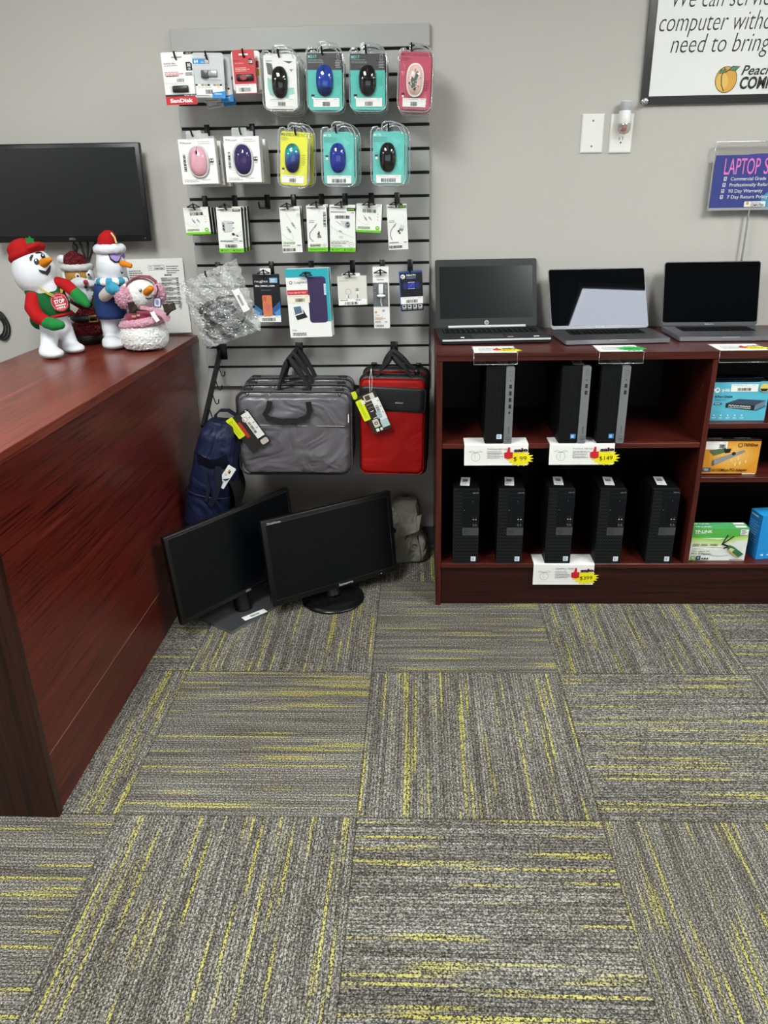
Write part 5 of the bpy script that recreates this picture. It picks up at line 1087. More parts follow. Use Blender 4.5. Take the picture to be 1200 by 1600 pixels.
def snowman_tall():
    y = -.262; o = Vector((P(178, 540, y=y).x, y, DT + .0005)); Q = lambda a, b, dy=0: P(a, b, y=y + dy) - o
    t = thing('plush_snowman', 'tall plush snowman in sunglasses, blue vest and striped scarf', 'plush toy', T(*o), 'plush figures on the counter')
    hc = P(174, 415, y=y); hr = (.052, .052, .056)
    b = MB(); b.ell(hc - o, hr, PLUSH); b.ell(Q(167, 402), (.036, .04, .05), PLUSH); b.ell(Q(173, 430), (.047, .045, .03), PLUSH); b.ell(Q(172, 470), (.046, .046, .07), PLUSH)
    limb(b, [Q(172, 495), Q(173, 515), Q(173, 530)], [.034, .031, .022], PLUSHB)
    f = P(178.5, 538, z=DT + .0195) - o; b.ell(f, (.044, .036, .017), PLUSHB); b.ell(f + Vector((-.012, .004, .012)), (.032, .032, .018), PLUSHB)
    f2 = f + Vector((.0, .06, 0)); b.ell(f2, (.042, .03, .017), PLUSHB); limb(b, [Q(176, 497, .05), f2 + Vector((-.01, 0, .02))], [.03, .028], PLUSHB); b.ell(Q(172, 492, .02), (.045, .05, .03), PLUSHB)
    remesh(b.build('body', t), .0045, 8)
    v = MB(); v.lathe([(.04, .062), (.048, .045), (.052, .0), (.054, -.045), (.05, -.062), (.044, -.062)], NAVYC, 32, T(*Q(171, 469))); v.build('vest', t)
    sc = MB(); cc = Q(175, 438.5)
    for k in range(16):
        a0, a1 = 2 * math.pi * k / 16, 2 * math.pi * (k + 1) / 16
        sc.tube([cc + Vector((.047 * math.cos(a0 + (a1 - a0) * i / 4), .045 * math.sin(a0 + (a1 - a0) * i / 4), 0)) for i in range(5)], .0128, WHITE if k % 2 else AQUA, 10, caps=False)
    sc.tube([cc + Vector((.043, -.012, -.005)), cc + Vector((.05, -.02, -.02)), cc + Vector((.05, -.024, -.034))], .009, WHITE, 8); sc.build('scarf', t)
    s = MB(); limb(s, [Q(163, 463, -.045), Q(168, 458, -.065), Q(173, 454, -.078)], [.02, .021, .021], PLUSHB); remesh(s.build('sleeve', t), .004, 4)
    g = MB(); limb(g, [Q(173, 452, -.08), Q(179, 451, -.09), Q(184, 452, -.095)], [.0205, .021, .012], AQUA); limb(g, [Q(172, 448, -.085), Q(176, 445, -.09)], [.012, .012], AQUA); remesh(g.build('mitten', t), .004, 4)
    h = MB(); h.ell(Q(167, 378), (.031, .033, .034), REDC); h.ell(Q(170, 372, .004), (.026, .028, .028), REDC); remesh(h.build('hat', t), .0045, 5)
    fb = MB(); fb.tube([Q(171, 388.5) + Vector((.04 * math.cos(a), .04 * math.sin(a), 0)) for a in [2 * math.pi * i / 24 for i in range(24)]], .0155, PLUSH, 12, True); fuzz(remesh(fb.build('hat_trim', t), .0045, 4), .012, .006)
    gd = MB(); gd.tube([Q(174, 364, -.022), Q(179, 371, -.028), Q(182, 380, -.034)], .003, mat('#d6c48a', .5), 6); gd.build('gold_ribbon', t)
    gl = MB(); lens = [(170, 396), (178, 395.5), (186.5, 397), (187, 403), (184, 408.5), (180, 409), (174, 405)]
    patch(gl, hc, hr, [(168, 394.5), (178, 393.5), (187.5, 395), (188.4, 404), (185, 410.5), (179, 411), (172, 406)], BLK, o, .003); patch(gl, hc, hr, lens, mat('#9c86c4', .15, coat=1), o, .0045); patch(gl, hc, hr, [(189, 398), (192.5, 396), (194, 403), (191.5, 405)], mat('#6d57a0', .15), o, .0045); gl.build('sunglasses', t)
    p, n = hit(190, 411, hc, hr); q = Q(205, 415.5, -.04); ns = MB(); ns.tube([p - o - n * .003, (p - o) * .5 + q * .5, q * .95 + (p - o) * .05, q], [.0105, .0095, .0085, .003], ORANGE, 12); ns.build('carrot_nose', t)
    m = MB(); patch(m, hc, hr, [(187.5, 422.5), (189.5, 425), (192, 424), (191, 427), (189, 427.5)], BLK, o, .002); m.build('mouth', t)
snowman_tall()

def snowman_pink():
    y = -.305; o = Vector((P(228.6, 540, y=y).x, y, DT + .0005)); Q = lambda a, b, dy=0: P(a, b, y=y + dy) - o
    t = thing('plush_snowman', 'small fluffy plush snowman with pink earmuffs and pink collar', 'plush toy', T(*o), 'plush figures on the counter')
    FUR = mat('#dddddc', .95, bump=1, gscale=150); PK = mat('#d8a3b6', .95, grain=.3, gscale=260, bump=1); MAR = mat('#8a2642', .85, sheen=.3); BRN = mat('#2b211c', .8)
    b = MB(); b.lathe([(.045, .006), (.070, .011), (.080, .03), (.082, .055), (.075, .085), (.055, .105), (.03, .115)], FUR, 36); fuzz(remesh(b.build('body', t), .0025, 2), .0055, .011, 'boucle')
    hc = P(221, 459, y=y); hr = (.058, .055, .055); h = MB(); h.ell(hc - o, hr, FUR); hd = fuzz(remesh(h.build('head', t), .003, 2), .006, .005, 'plush')
    for c, r in (((195, 465, -.04), (.032, .026, .036)), ((248, 459, .0), (.022, .024, .034))):
        m = MB(); m.ell(Q(*c), r, PK); fuzz(remesh(m.build('earmuff', t), .002, 1), .0035, .018, 'fur')
    bd = MB(); bd.strip([Q(197, 452, -.03), Q(200, 442, -.03), Q(208, 435, -.026), Q(220, 431.5, -.02), Q(234, 433, -.012), Q(243, 440, -.004), Q(247, 450, 0)], (0, 1, .2), .018, .004, MAR); bd.build('earmuff_band', t)
    co = MB(); co.tube([Q(226, 502) + Vector((.073 * math.cos(a), .066 * math.sin(a), .012 * math.cos(a))) for a in [2 * math.pi * i / 32 for i in range(32)]], .0135, PK, 12, True); fuzz(remesh(co.build('fur_collar', t), .0025, 1), .004, .016, 'fur2')
    vs = MB(); vs.ell(Q(221, 495), (.06, .055, .026), MAR); vs.build('vest', t)
    tg = MB(); tg.box(Q(209, 494, -.058), (.014, .004, .008), mat('#e0b79a', .7)); tg.box(Q(216, 492.5, -.058), (.011, .004, .007), mat('#e0b79a', .7)); tg.build('toggle', t)
    for pts, fk in (((Q(208, 489, -.07), Q(206, 480, -.075), Q(204.5, 472.5, -.08)), (Q(207, 484, -.075), Q(213, 479, -.078))), ((Q(259, 489, -.05), Q(265, 482, -.055), Q(273, 478, -.06)), (Q(261, 485, -.053), Q(258, 475, -.055)))):
        a = MB(); a.strip(list(pts), (1, .2, .5) if fk[0].x < 0 else (.3, .2, 1), .023, .007, BRN); a.strip(list(fk), (1, .2, .5) if fk[0].x > 0 else (.3, .2, 1), .019, .007, BRN); a.build('stick_arm', t)
    p, n = hit(229, 457, hc, hr); q = Q(236, 450.5, -.083); ns = MB(); ns.tube([p - o - n * .004, (p - o) * .5 + q * .5, q * .9 + (p - o) * .1, q], [.0125, .012, .0115, .004], ORANGE, 12); ns.build('carrot_nose', t)
    e = MB(); patch(e, hc, hr, pov(219.5, 454, 2.4, 2.6), BLK, o, .004); patch(e, hc, hr, pov(219, 453.3, .8, .8), WHITE, o, .005); patch(e, hc, hr, [(227, 464.4), (230, 466), (234, 465.6), (236.5, 464), (237, 464.6), (234, 467), (230, 467.2), (227, 465.6)], BLK, o, .004); e.build('face', t)
    rb = MB(); k = Q(236, 484, -.065); rb.ell(k, (.01, .008, .008), PK); rb.strip([k, Q(246, 486, -.065), Q(256, 492, -.06), Q(262, 502, -.05)], (.2, 0, 1), .02, .003, PK); rb.strip([k, Q(228, 481, -.066), Q(219, 481, -.062)], (.2, 0, 1), .013, .003, PK); rb.strip([k, Q(240, 492, -.07), Q(247, 502, -.068)], (1, 0, .3), .015, .002, WHITE); rb.build('bow', t)
    M = T(*Q(246, 472.5, -.05)) @ RZ(90, 'X') @ RZ(-8); pc = MB(); pc.prism(rrect(.026, .034, .005), -.001, .001, BLK, M); pc.prism(rrect(.021, .029, .004), .001, .0014, mat('#c9cbe0', .4), M); pc.prism(oval(.006, .009), .0014, .0018, mat('#7f86b0', .4), M); pc.build('heart_tag', t)
    cl = MB(); cl.tube([Q(245, 446, -.03), Q(247, 452, -.034), Q(245, 460, -.045), Q(241, 466, -.06)], .003, mat('#5a1a2c', .7), 6); cl.build('braid', t)
snowman_pink()

# ================================================================== price sheet, wall screen, cables
F, W, H = face((196, 406), (284.5, 403.5), (207, 522), -.012)
F = F @ T(0, .0015, 0); t = thing('price_sheet', 'white printed price sheet leaning on the wall behind the plush snowmen', 'paper sheet', F)
mb = MB(); mb.box((0, 0, 0), (W, H, .0008), PAPER); A = Art(mb, W, H, .0006)
A.g(.03, .15, .28, 4, .028, TEXT, .4, 3).g(.7, .1, .92, 4, .028, TEXT, .4, 4).line([(.38, .09), (.66, .085), (.67, .145), (.39, .15), (.38, .09)], .0009, INK).ring(.43, .115, .005, .0012, TEXT).t(.48, .105, .017, 'Peachtree', TEXT, shear=.2, w=.12).t(.48, .14, .022, 'COMPUTERS', INK, .03, w=.17)
A.g(.26, .215, .42, 1, .02, INK, .8, 5).g(.65, .21, .82, 1, .02, INK, .8, 6)
for c in (.1, .58):
    for k in range(11):
        v = .25 + .032 * k
        if k % 2 == 0: A.r(c, v - .003, c + .32, v + .017, mat('#c9cacb', .6))
        A.g(c + .01, v + .003, c + .15 + .05 * (k % 3), 1, .024, INK, .4, k).g(c + .27, v + .003, c + .315, 1, .024, INK, .4, k + 9)
A.g(.62, .52 + .04, .9, 1, .02, TEXT, .6, 8)
for k in range(3): A.g(.84, .595 + .022 * k, .9, 1, .02, TEXT, .5, k)
mb.build('sheet', t)

def wall_screen():
    x0, x1, z0, z1, y = -1.476, -.884, 1.308, 1.643, -.075; cx, cz = (x0 + x1) / 2, (z0 + z1) / 2; W, H = x1 - x0, z1 - z0
    M = frame(Vector((cx, y, cz)), Vector((1, 0, -.004)), Vector((.004, 0, 1)), Vector((0, -1, 0))); t = thing('wall_monitor', 'black flat monitor mounted on the wall above the counter', 'monitor', M)
    b = MB(); b.box((0, 0, -.012), (W, H, .024), mat('#0d0e10', .35), None, .004); b.box((0, 0, -.034), (W * .5, H * .6, .03), mat('#0d0e10', .5), None, .008); b.build('housing', t)
    s = MB(); s.prism(rrect(W - .036, H - .042, .001, 1, 0, .004), 0, .0006, mat('#0d0f13', .3, spec=.6)); s.build('screen', t)
    l = MB(); l.tube([(x, yy, .0008) for x, yy in rrect(W - .034, H - .040, .001, 1, 0, .004)], .0008, mat('#26282c', .3), 4, True); A = Art(l, W, H, .001); A.t(.5, .975, .022, 'DELL', FAINT, .0, al='c', w=.04).e(.965, .965, .003, .006, FAINT); l.build('lettering', t)
    m = MB(); m.box((0, 0, -.0615), (.14, .14, .025), BLACK); m.build('wall_bracket', t)
    for pts, r, blk in ((((115, 379), (118, 388), (121, 398), (128, 415)), .004, 1), (((125, 379), (129, 390), (133, 402), (135, 420)), .005, 0), (((137, 379), (137, 392), (137, 404), (137, 425)), .0045, 0), (((149, 379), (146, 388), (142, 398), (139, 408), (137, 425)), .0045, 0)):
        c = MB(); w = [M.inverted() @ P(*q, y=-.045) for q in pts]; c.tube([w[0] + Vector((0, .03, 0))] + w + [w[-1] + Vector((.004, -.1, 0))], r, BLK, 8)
        if blk: c.tube([w[0] + Vector((.002, -.005, 0)), w[1], w[2] + Vector((-.004, .012, 0))], [.008, .012, .007], BLK, 8)
        c.build('cable', t)
wall_screen()
mb = MB(); c = Vector((-1.565, -.006, .992))
for r, dx in ((.045, 0), (.038, -.006), (.032, -.012)):
    mb.tube([c + Vector((dx + r * .75 * math.cos(a), -.002 - .003 * math.cos(3 * a + r * 90), r * 1.25 * math.sin(a))) for a in [2 * math.pi * k / 36 for k in range(36)]], .0038, BLK, 8, True)
o = mb.build('cable_coil'); tag(o, 'coil of thin black cable hanging on the wall by the counter', 'cable')

# ================================================================== things on the wall
SGX0, SGX1, SGZ0, SGZ1 = .893, 2.25, 1.732, 2.60
M = frame(Vector(((SGX0 + SGX1) / 2, -.002, (SGZ0 + SGZ1) / 2)), Vector((1, 0, 0)), Vector((0, 0, 1)), Vector((0, -1, 0))); W, H = SGX1 - SGX0, SGZ1 - SGZ0
t = thing('wall_sign', 'large white sign in a black frame, with italic writing and a peach logo', 'sign', M)
mb = MB(); mb.prism(rrect(W, H, .012, 4), 0, .012, mat('#1c1d20', .3)); mb.build('backing_board', t)
pw, ph = W - .05, H - .05; mb = MB(); mb.box((0, 0, .0135), (pw, ph, .002), mat('#f4f5f4', .4)); mb.build('poster', t)
mb = MB(); mb.prism(rrect(W + .004, H + .004, .013, 4), .0152, .0175, CLEAR, None, RIM); mb.build('acrylic_cover', t)
def uv(px, py): p = M.inverted() @ P(px, py, y=-.018); return p.x / W + .5, .5 - p.y / H
lt = MB(); A = Art(lt, W, H, .0147)
def signline(full, part, x0, x1, ybase, hcap, m=INK, shear=.2, bold=-.010):
    w_full = text_mesh(full, bold)[2]; w_part = text_mesh(part, bold)[2]; u, v = uv(x0, ybase); u1, _ = uv(x1, ybase - 1)
    k = hcap / H; a = .0
    z = A.z; A.t(u, v, k, full, m, bold, w=(u1 - u) * w_full / w_part, shear=shear)
signline('We can service your', 'We can servic', 1046, 1200, 12, .060); signline('computer without the', 'computer witho', 1028, 1203, 49.5, .060); signline('need to bring it in', 'need to bring', 1047, 1198, 83, .060)
lt.build('lettering', t)
pe = MB(); A = Art(pe, W, H, .0147); u, v = uv(1134.5, 124.5); A.e(u, v, .0375 / W, .041 / H, INK).e(u, v, .0355 / W, .039 / H, mat('#e3ad3c', .45)).e(u - .012 / W * 1, v + .006 / H, .02 / W, .026 / H, mat('#efc561', .45))
A.line([(u - .008 / W, v - .036 / H), (u - .017 / W, v - .01 / H), (u - .014 / W, v + .015 / H), (u - .004 / W, v + .034 / H)], .003, INK)
for (a, b) in (((1123, 115), (1136, 108)), ((1138, 110), (1157, 103.5))):
    (ua, va), (ub, vb) = uv(*a), uv(*b); n = Vector((-(vb - va), (ub - ua))) * .32; mx, my = (ua + ub) / 2, (va + vb) / 2
    A.p([(ua, va), (mx + n.x, my + n.y), (ub, vb), (mx - n.x, my - n.y)], INK); n *= .75; A.p([(ua * .93 + ub * .07, va * .93 + vb * .07), (mx + n.x, my + n.y), (ub * .93 + ua * .07, vb * .93 + va * .07), (mx - n.x, my - n.y)], mat('#4d8a5c', .45))
A.line([uv(1134, 113), uv(1139, 109)], .003, INK)
def small(full, part, x0, x1, yb, hc, bold, shear):
    k = text_mesh(full, bold)[2] / text_mesh(part, bold)[2]; (ua, va), (ub, _) = uv(x0, yb), uv(x1, yb); A.t(ua, va, hc / H, full, INK, bold, w=(ub - ua) * k, shear=shear)
small('Peachtree', 'Peach', 1158, 1203, 117, .030, .012, .35); small('COMPUTERS', 'COMP', 1154, 1204, 138.5, .037, .03, .12)
pe.build('peach_logo', t)
mb = MB(); q = M.inverted() @ P(1007, 158.5, y=-.02); mb.lathe([(.0105, 0), (.0115, .002), (.0115, .006), (.0095, .0085), (.002, .0085)], mat('#d4d6d8', .2, .9), 20, T(q.x, q.y, .0175)); mb.build('standoff', t)

PLATE = mat('#e9e8e4', .35)
def wallplate(px, label, name, cat, outlet):
    c = P(px, 209, y=0); t = thing(name, label, cat, frame(Vector((c.x, -.0005, c.z)), Vector((1, 0, 0)), Vector((0, 0, 1)), Vector((0, -1, 0)))); mb = MB()
    mb.add([(sx * a, sy * b, z) for a, b, z in ((.040, .0635, 0), (.040, .0635, .003), (.036, .0595, .0065)) for sx, sy in ((1, 1), (-1, 1), (-1, -1), (1, -1))], [(0, 1, 5, 4), (1, 2, 6, 5), (2, 3, 7, 6), (3, 0, 4, 7), (4, 5, 9, 8), (5, 6, 10, 9), (6, 7, 11, 10), (7, 4, 8, 11), (8, 9, 10, 11), (3, 2, 1, 0)], PLATE); mb.build('plate', t)
    if not outlet:
        for yy in (.041, -.041): s = MB(); s.lathe([(.0035, .0062), (.0038, .0068), (.002, .0075)], mat('#8a8883', .4), 12, T(0, yy, 0)); s.build('screw', t)
    else:
        for yy in (.0195, -.0195):
            s = MB(); s.prism(oval(.0172, .0165, 28, 0, yy), .006, .0082, PLATE); A = Art(s, .04, .04, .0083, T(0, yy, 0)); A.r(.33, .30, .38, .55, INK).r(.62, .28, .67, .55, INK).e(.5, .74, .07, .08, INK); s.build('socket', t)
    return t, c
wallplate(925, 'blank white wall plate beside the power outlet', 'blank_wall_plate', 'wall plate', False)
t, c = wallplate(970, 'white power outlet plate with an air freshener plugged in', 'power_outlet', 'power outlet', True)
ct = Vector((P(972, 190, y=-.03).x, -.0095, 1.66)); t = thing('air_freshener', 'white plug-in air freshener with a glass bulb of orange oil', 'air freshener', T(*ct))
def Qa(a, b): p = P(a, b, y=-.032); return (p - ct)
mb = MB(); zc = lambda yy: Qa(978, yy).z; xx = Qa(977, 180).x
prof = [(.013, zc(196)), (.0215, zc(193)), (.0205, zc(184)), (.0185, zc(176)), (.0175, zc(173)), (.013, zc(172))]
mb.lathe([(r, z) for r, z in prof], WHITE, 28, T(xx, -.022, 0)); mb.box((xx, -.002, zc(184)), (.034, .004, .05), WHITE, None, .0015); mb.build('body', t)
mb = MB(); mb.lathe([(.0165, zc(172.5)), (.0185, zc(170)), (.0195, zc(160.5)), (.0198, zc(159)), (.012, zc(158))], mat('#b4b6b9', .4), 28, T(xx, -.022, 0)); mb.build('cap', t)
mb = MB(); mb.lathe([(.0198, zc(159) + .0002), (.018, zc(158)), (.01, zc(157.4)), (.002, zc(157.2))], WHITE, 28, T(xx, -.022, 0)); mb.build('cap_top', t)
mb = MB(); mb.lathe([(.0185, zc(190)), (.0225, zc(195)), (.0215, zc(203)), (.015, zc(208)), (.004, zc(209.5))], clear_plastic('bulb_glass', '#e9e2dc', .12, .12), 28, T(xx, -.022, 0)); mb.build('glass_bulb', t)
mb = MB(); mb.lathe([(.006, zc(205)), (.008, zc(203)), (.008, zc(196)), (.004, zc(190))], mat('#c4562b', .4), 16, T(xx, -.022, 0)); mb.build('wick', t)
# ================================================================== laptops on the bookcase
TOPZ = BTOP + .0004
def laptop(label, hx, hy, yaw, W, dep, lidH, tilt, th, mats, brand, lip):
    lid_m, base_m, glass, edge, bez = mats
    M0 = T(hx, hy, TOPZ) @ RZ(yaw); t = thing('laptop', label, 'laptop', M0, 'laptops on the bookcase')
    b = MB(); zt = th + .003
    b.prism(rrect(W, dep, .010, 4, 0, -dep / 2), .003, zt, base_m, None, edge, True)
    for sx in (-1, 1):
        for sy in (-.12, -.9): b.lathe([(.006, 0), (.006, .0031)], BLACK, 10, T(sx * W * .42, dep * sy, 0))
    b.build('base', t)
    k = MB(); kw, kd = W * (.9 if lip else .74), dep * .40; ky = -dep * (.30 if lip else .30); k.prism(rrect(kw, kd, .003, 2, 0, ky), zt, zt + .0004, mat('#0c0c0d', .8, spec=.08))
    cols, rows = (18, 6) if lip else (14, 6); key = mat('#161719', .8, spec=.1) if lip else mat('#08080a', .8, spec=.08); lg = mat('#8d8f92', .6)
    for r in range(rows):
        for c in range(cols):
            if r == rows - 1 and 4 < c < 9: continue
            x = -kw / 2 + kw * (c + .5) / cols; y = ky + kd / 2 - kd * (r + .5) / rows; k.prism(rrect(kw / cols * .84, kd / rows * .82, .0012, 1, x, y), zt + .0004, zt + .0013, key); k.flat(rrect(.003, .003, .0005, 1, x - .003, y), zt + .0014, lg)
    y = ky - kd / 2 + kd / rows * .5; k.prism(rrect(kw / cols * 4 * .97, kd / rows * .82, .0012, 1, -kw / 2 + kw * 7 / cols, y), zt + .0004, zt + .0013, key); k.build('keyboard', t)
    p = MB(); p.prism(rrect(W * (.29 if lip else .43), dep * (.3 if lip else .36), .003, 3, -W * .06 if lip else 0, -dep * (.77 if lip else .745)), zt, zt + .0004, mat('#3a3c3e', .35) if lip else mat('#4a4a4e', .3)); p.build('trackpad', t)
    if lip:
        for x, w, m in ((-W * .3, .013, WHITE), (W * .14, .02, FAINT), (W * .38, .02, WHITE)):
            s = MB(); s.box((x, -dep * .86, zt + .0006), (w, .012, .0008), m); s.build('sticker', t)
        s = MB(); s.tube([(-W * .38, -.007, zt + .0045), (W * .38, -.007, zt + .0045)], .005, mat('#d6d8da', .3), 10); s.build('hinge_bar', t)
        s = MB(); s.box((0, -dep - .0004, zt - .003), (W * .985, .003, .006), mat('#d0d2d4', .3)); s.build('front_edge', t)
    else:
        s = MB(); s.box((0, -dep, zt - .002), (W * .17, .003, .004), mat('#b9bbbe', .3, .7)); s.build('opening_notch', t)
    L = T(0, -.002 if lip else -.006, zt + .002) @ RZ(90, 'X') @ RZ(-tilt, 'X'); l = MB()
    l.prism(rrect(W * .995, lidH, .008 if lip else .010, 4, 0, lidH / 2), -.006, 0, lid_m, L, edge, True); lid = l.build('lid', t)
    bl, bt, bb = bez; sw, sh = W * .995 - 2 * bl, lidH - bt - bb
    g = MB(); 
    if not lip: g.prism(rrect(W * .982, lidH - .016, .008, 4, 0, lidH / 2 + .005), 0, .0005, glass, L)
    else: g.prism(rrect(sw, sh, .001, 1, 0, bb + sh / 2), 0, .0004, glass, L)
    g.build('screen', t)
    w = MB(); A = Art(w, W, lidH, .0007, L @ T(0, lidH / 2, 0))
    if lip:
        A.e(.5, 1 - .5 * bb / lidH, .0085 / W, .0085 / lidH, mat('#b9bbbd', .4)).t(.5, 1 - .38 * bb / lidH, .009 / lidH, 'hp', mat('#26282a', .4), .03, al='c', w=.010 / W, shear=.25)
        A.e(.415, .06, .005 / W, .005 / lidH, BLACK).e(.585, .06, .005 / W, .005 / lidH, BLACK)
    else: A.t(.5, 1 - .0035 / lidH, .0042 / lidH, 'MacBook Pro', LTGREY, .01, al='c', w=.032 / W)
    w.build('lettering', t)
HPD = mat('#2f3132', .5, .2, spec=.3); SPG = mat('#57575c', .38, .6); SPD = mat('#96969c', .35, .6); GLASS = mat('#040507', .025, spec=.21)
GLASS.node_tree.nodes['Principled BSDF'].inputs['Specular Tint'].default_value = (.80, .84, 1, 1)
laptop('grey laptop with a wide keyboard, at the panel end of the bookcase top', .371, -.098, 3.5, .387, .245, .252, 17, .016, (HPD, HPD, mat('#101216', .22, spec=.6), mat('#26282a', .4, .4), (.016, .026, .033)), 'hp', True)
laptop('slim dark laptop whose screen mirrors a bright ceiling light, standing second on the bookcase', .786, -.150, 4.0, .366, .222, .232, 28, .0145, (SPG, SPG, GLASS, SPD, (.008, .008, .012)), '', False)
laptop('slim dark laptop with a plain black screen, in front of the blue sale sign', 1.200, -.112, -1.0, .351, .228, .232, 13.5, .0145, (SPG, SPG, GLASS, SPD, (.008, .008, .012)), '', False)

# ------------------------------------------------------------------ sale sign on a pole
SY = -.032
c = P(1146, 274, y=SY); a, b_ = P(1119, 222, y=SY), P(1106, 326, y=SY); pole = P(1171, 326, y=SY)
W = 2 * (pole.x - (a.x + b_.x) / 2); H = a.z - b_.z; base = Vector((pole.x, SY, TOPZ))
t = thing('sale_sign_stand', 'clear acrylic sign on a thin chrome pole advertising laptops', 'sale sign', T(*base)); M = T(0, 0, b_.z - base.z + H / 2) @ RZ(90, 'X')
mb = MB(); mb.prism(rrect(.05, .036, .008), 0, .004, CHROME); mb.build('foot', t)
mb = MB(); mb.tube([(0, 0, .004), (0, 0, b_.z - base.z - .002)], .0038, CHROME, 10); mb.build('pole', t)
mb = MB(); mb.box((0, 0, -.004), (W, H, .002), CLEAR, M); mb.box((0, 0, .004), (W, H, .002), CLEAR, M); mb.tube([(x, y, .0) for x, y in rrect(W, H, .004, 2)], .0022, RIM, 6, True, M); mb.box((0, -H / 2 - .003, 0), (W, .008, .014), clear_plastic('acrylic_foot', '#dfe4e6', .25, .3), M); mb.build('acrylic_holder', t)
pw, ph = W * .965, H * .80; PM = M @ T(0, -H * .095, 0); BLUE = mat('#2b3a8f', .45)
mb = MB(); mb.box((0, 0, 0), (pw, ph, .001), BLUE, PM); A = Art(mb, pw, ph, .0007, PM)
A.e(.82, .88, .2, .22, mat('#4f9fc0', .45)).e(.86, .86, .15, .17, mat('#a8cfc0', .45)).e(.9, .93, .1, .12, mat('#e8d9b0', .45)).e(.6, .04, .3, .06, mat('#3f3f9e', .45))
A.t(.12, .36, .315, 'LAPTOP', mat('#f283c9', .45), .002, w=.43).t(.60, .36, .315, 'SALE', mat('#f283c9', .45), .002, w=.29)
for k, s in enumerate(('Commercial Grade', 'Professionally Refurbished', '90 Day Warranty', '7 Day Return Policy')):
    v = .475 + .115 * k; A.rr(.13 - .006 * k, v - .07, .165 - .006 * k, v + .005, .001, WHITE).rr(.137 - .006 * k, v - .058, .158 - .006 * k, v - .007, .0006, BLUE).line([(.139 - .006 * k, v - .035), (.146 - .006 * k, v - .015), (.166 - .006 * k, v - .065)], .0013, WHITE); A.t(.215 - .006 * k, v, .066, s, WHITE, .006, w=[.43, .62, .42, .50][k])
A.rr(.42, .88, .68, .985, .002, WHITE).e(.46, .915, .018, .03, mat('#d9a13c', .45)).t(.5, .925, .04, 'Peachtree', TEXT, shear=.3, w=.12).t(.5, .975, .045, 'COMPUTERS', INK, .03, w=.16); mb.build('poster', t)

# ------------------------------------------------------------------ price cards and stickers
def burst(mb, cx, cy, rx, ry, m, M, z, n=15, seed=1):
    r = random.Random(seed); pts = []
    for k in range(2 * n):
        a = math.pi * k / n; q = (1.0 + .12 * (r.random() - .5)) if k % 2 == 0 else .70; pts.append((cx + rx * q * math.cos(a), cy + ry * q * math.sin(a)))
    mb.prism(pts, z, z + .0004, m, M)
SALEY = mat('#f2e40f', .5); SALER = mat('#c8202a', .5); SALEG = mat('#2fb85a', .5)
def peach_outline(A, u, v, r, W, H):
    A.ring(u, v, r, .0007, TEXT).line([(u, v - .9 * r / H), (u - .25 * r / W, v - .3 * r / H), (u - .1 * r / W, v + .5 * r / H)], .0006, TEXT)
    for s in (-1, 1): A.line([(u, v - r / H), (u + s * .9 * r / W, v - 1.5 * r / H), (u + s * 1.5 * r / W, v - 1.2 * r / H), (u + s * .7 * r / W, v - 1.05 * r / H), (u, v - r / H)], .0006, TEXT)
def sale_sticker(parent, M, k, price, seed):
    """red thumb, the word sale and a yellow burst with the price; k is the half width of the burst"""
    s = k / .036; mb = MB(); burst(mb, .006 * s, -.014 * s, .046 * s, .027 * s, SALEY, M, .0006, 15, seed)
    th = [(-.044, -.012), (-.045, .006), (-.036, .008), (-.033, .024), (-.027, .024), (-.026, .008), (-.018, .008), (-.017, -.012), (-.03, -.016)]; mb.prism([(x * s, y * s) for x, y in th], .0012, .0016, SALER, M)
    A = Art(mb, .1, .1, .0017, M); A.t(.5 - .15 * s, .5 - .085 * s, .115 * s, 'sale', mat('#ecc3c6', .5), .12, w=.46 * s, rot=3).t(.5 - .14 * s, .5 - .085 * s, .115 * s, 'sale', INK, .045, w=.44 * s, rot=3); A.t(.5 + .07 * s, .5 + .21 * s, .15 * s, price, INK, -.008, al='c', w=(.42 if len(price) > 3 else .34) * s, rot=3); mb.build('sale_sticker', parent)
def price_card(label, tl, bl, br, z, y, price, title, seed, fwd=.075):
    """white card lying under the computer and bent down over the shelf edge"""
    a, b, c = P(*tl, y=y), P(*bl, y=y), P(*br, y=y); W = c.x - b.x; H = z - b.z; o = Vector(((b.x + c.x) / 2, y, z)); t = thing('price_card', label, 'price card', T(*o), 'bent price cards'); mb = MB()
    th = .0006; mb.strip([(0, fwd, th), (0, .006, th), (0, .0015, th * .2), (0, 0, -.004), (0, -.002, -H)], (1, 0, 0), W, th, PAPER)
    M = T(0, -.0022, -H / 2 - .002) @ RZ(90, 'X'); A = Art(mb, W, H, .0004, M); peach_outline(A, .18, .56, .0155, W, H)
    A.t(.36, .22, .07, title, TEXT, w=.3).g(.36, .3, .62, 5, .075, FAINT, .4, seed); mb.build('card', t)
    sale_sticker(t, M @ T(W * .345, -H * .05 + .008, 0), .039, price, seed); return t
price_card('white bent price card under the single tower at the panel end of the upper shelf', (725, 690), (725, 727), (824, 727), .6434, BF - .002, '$ 99', 'ProDesk 600 G2', 3)
price_card('white bent price card under the pair of silver striped towers', (857, 690), (857, 726), (958, 724), .6434, BF - .002, '$149', 'ProDesk 400 G4', 5)
price_card('white bent price card under the middle tower of the lower shelf', (831, 870), (832, 913), (926, 913), .1774, BF - .002, '$399', 'OptiPlex 7040', 8, .08)
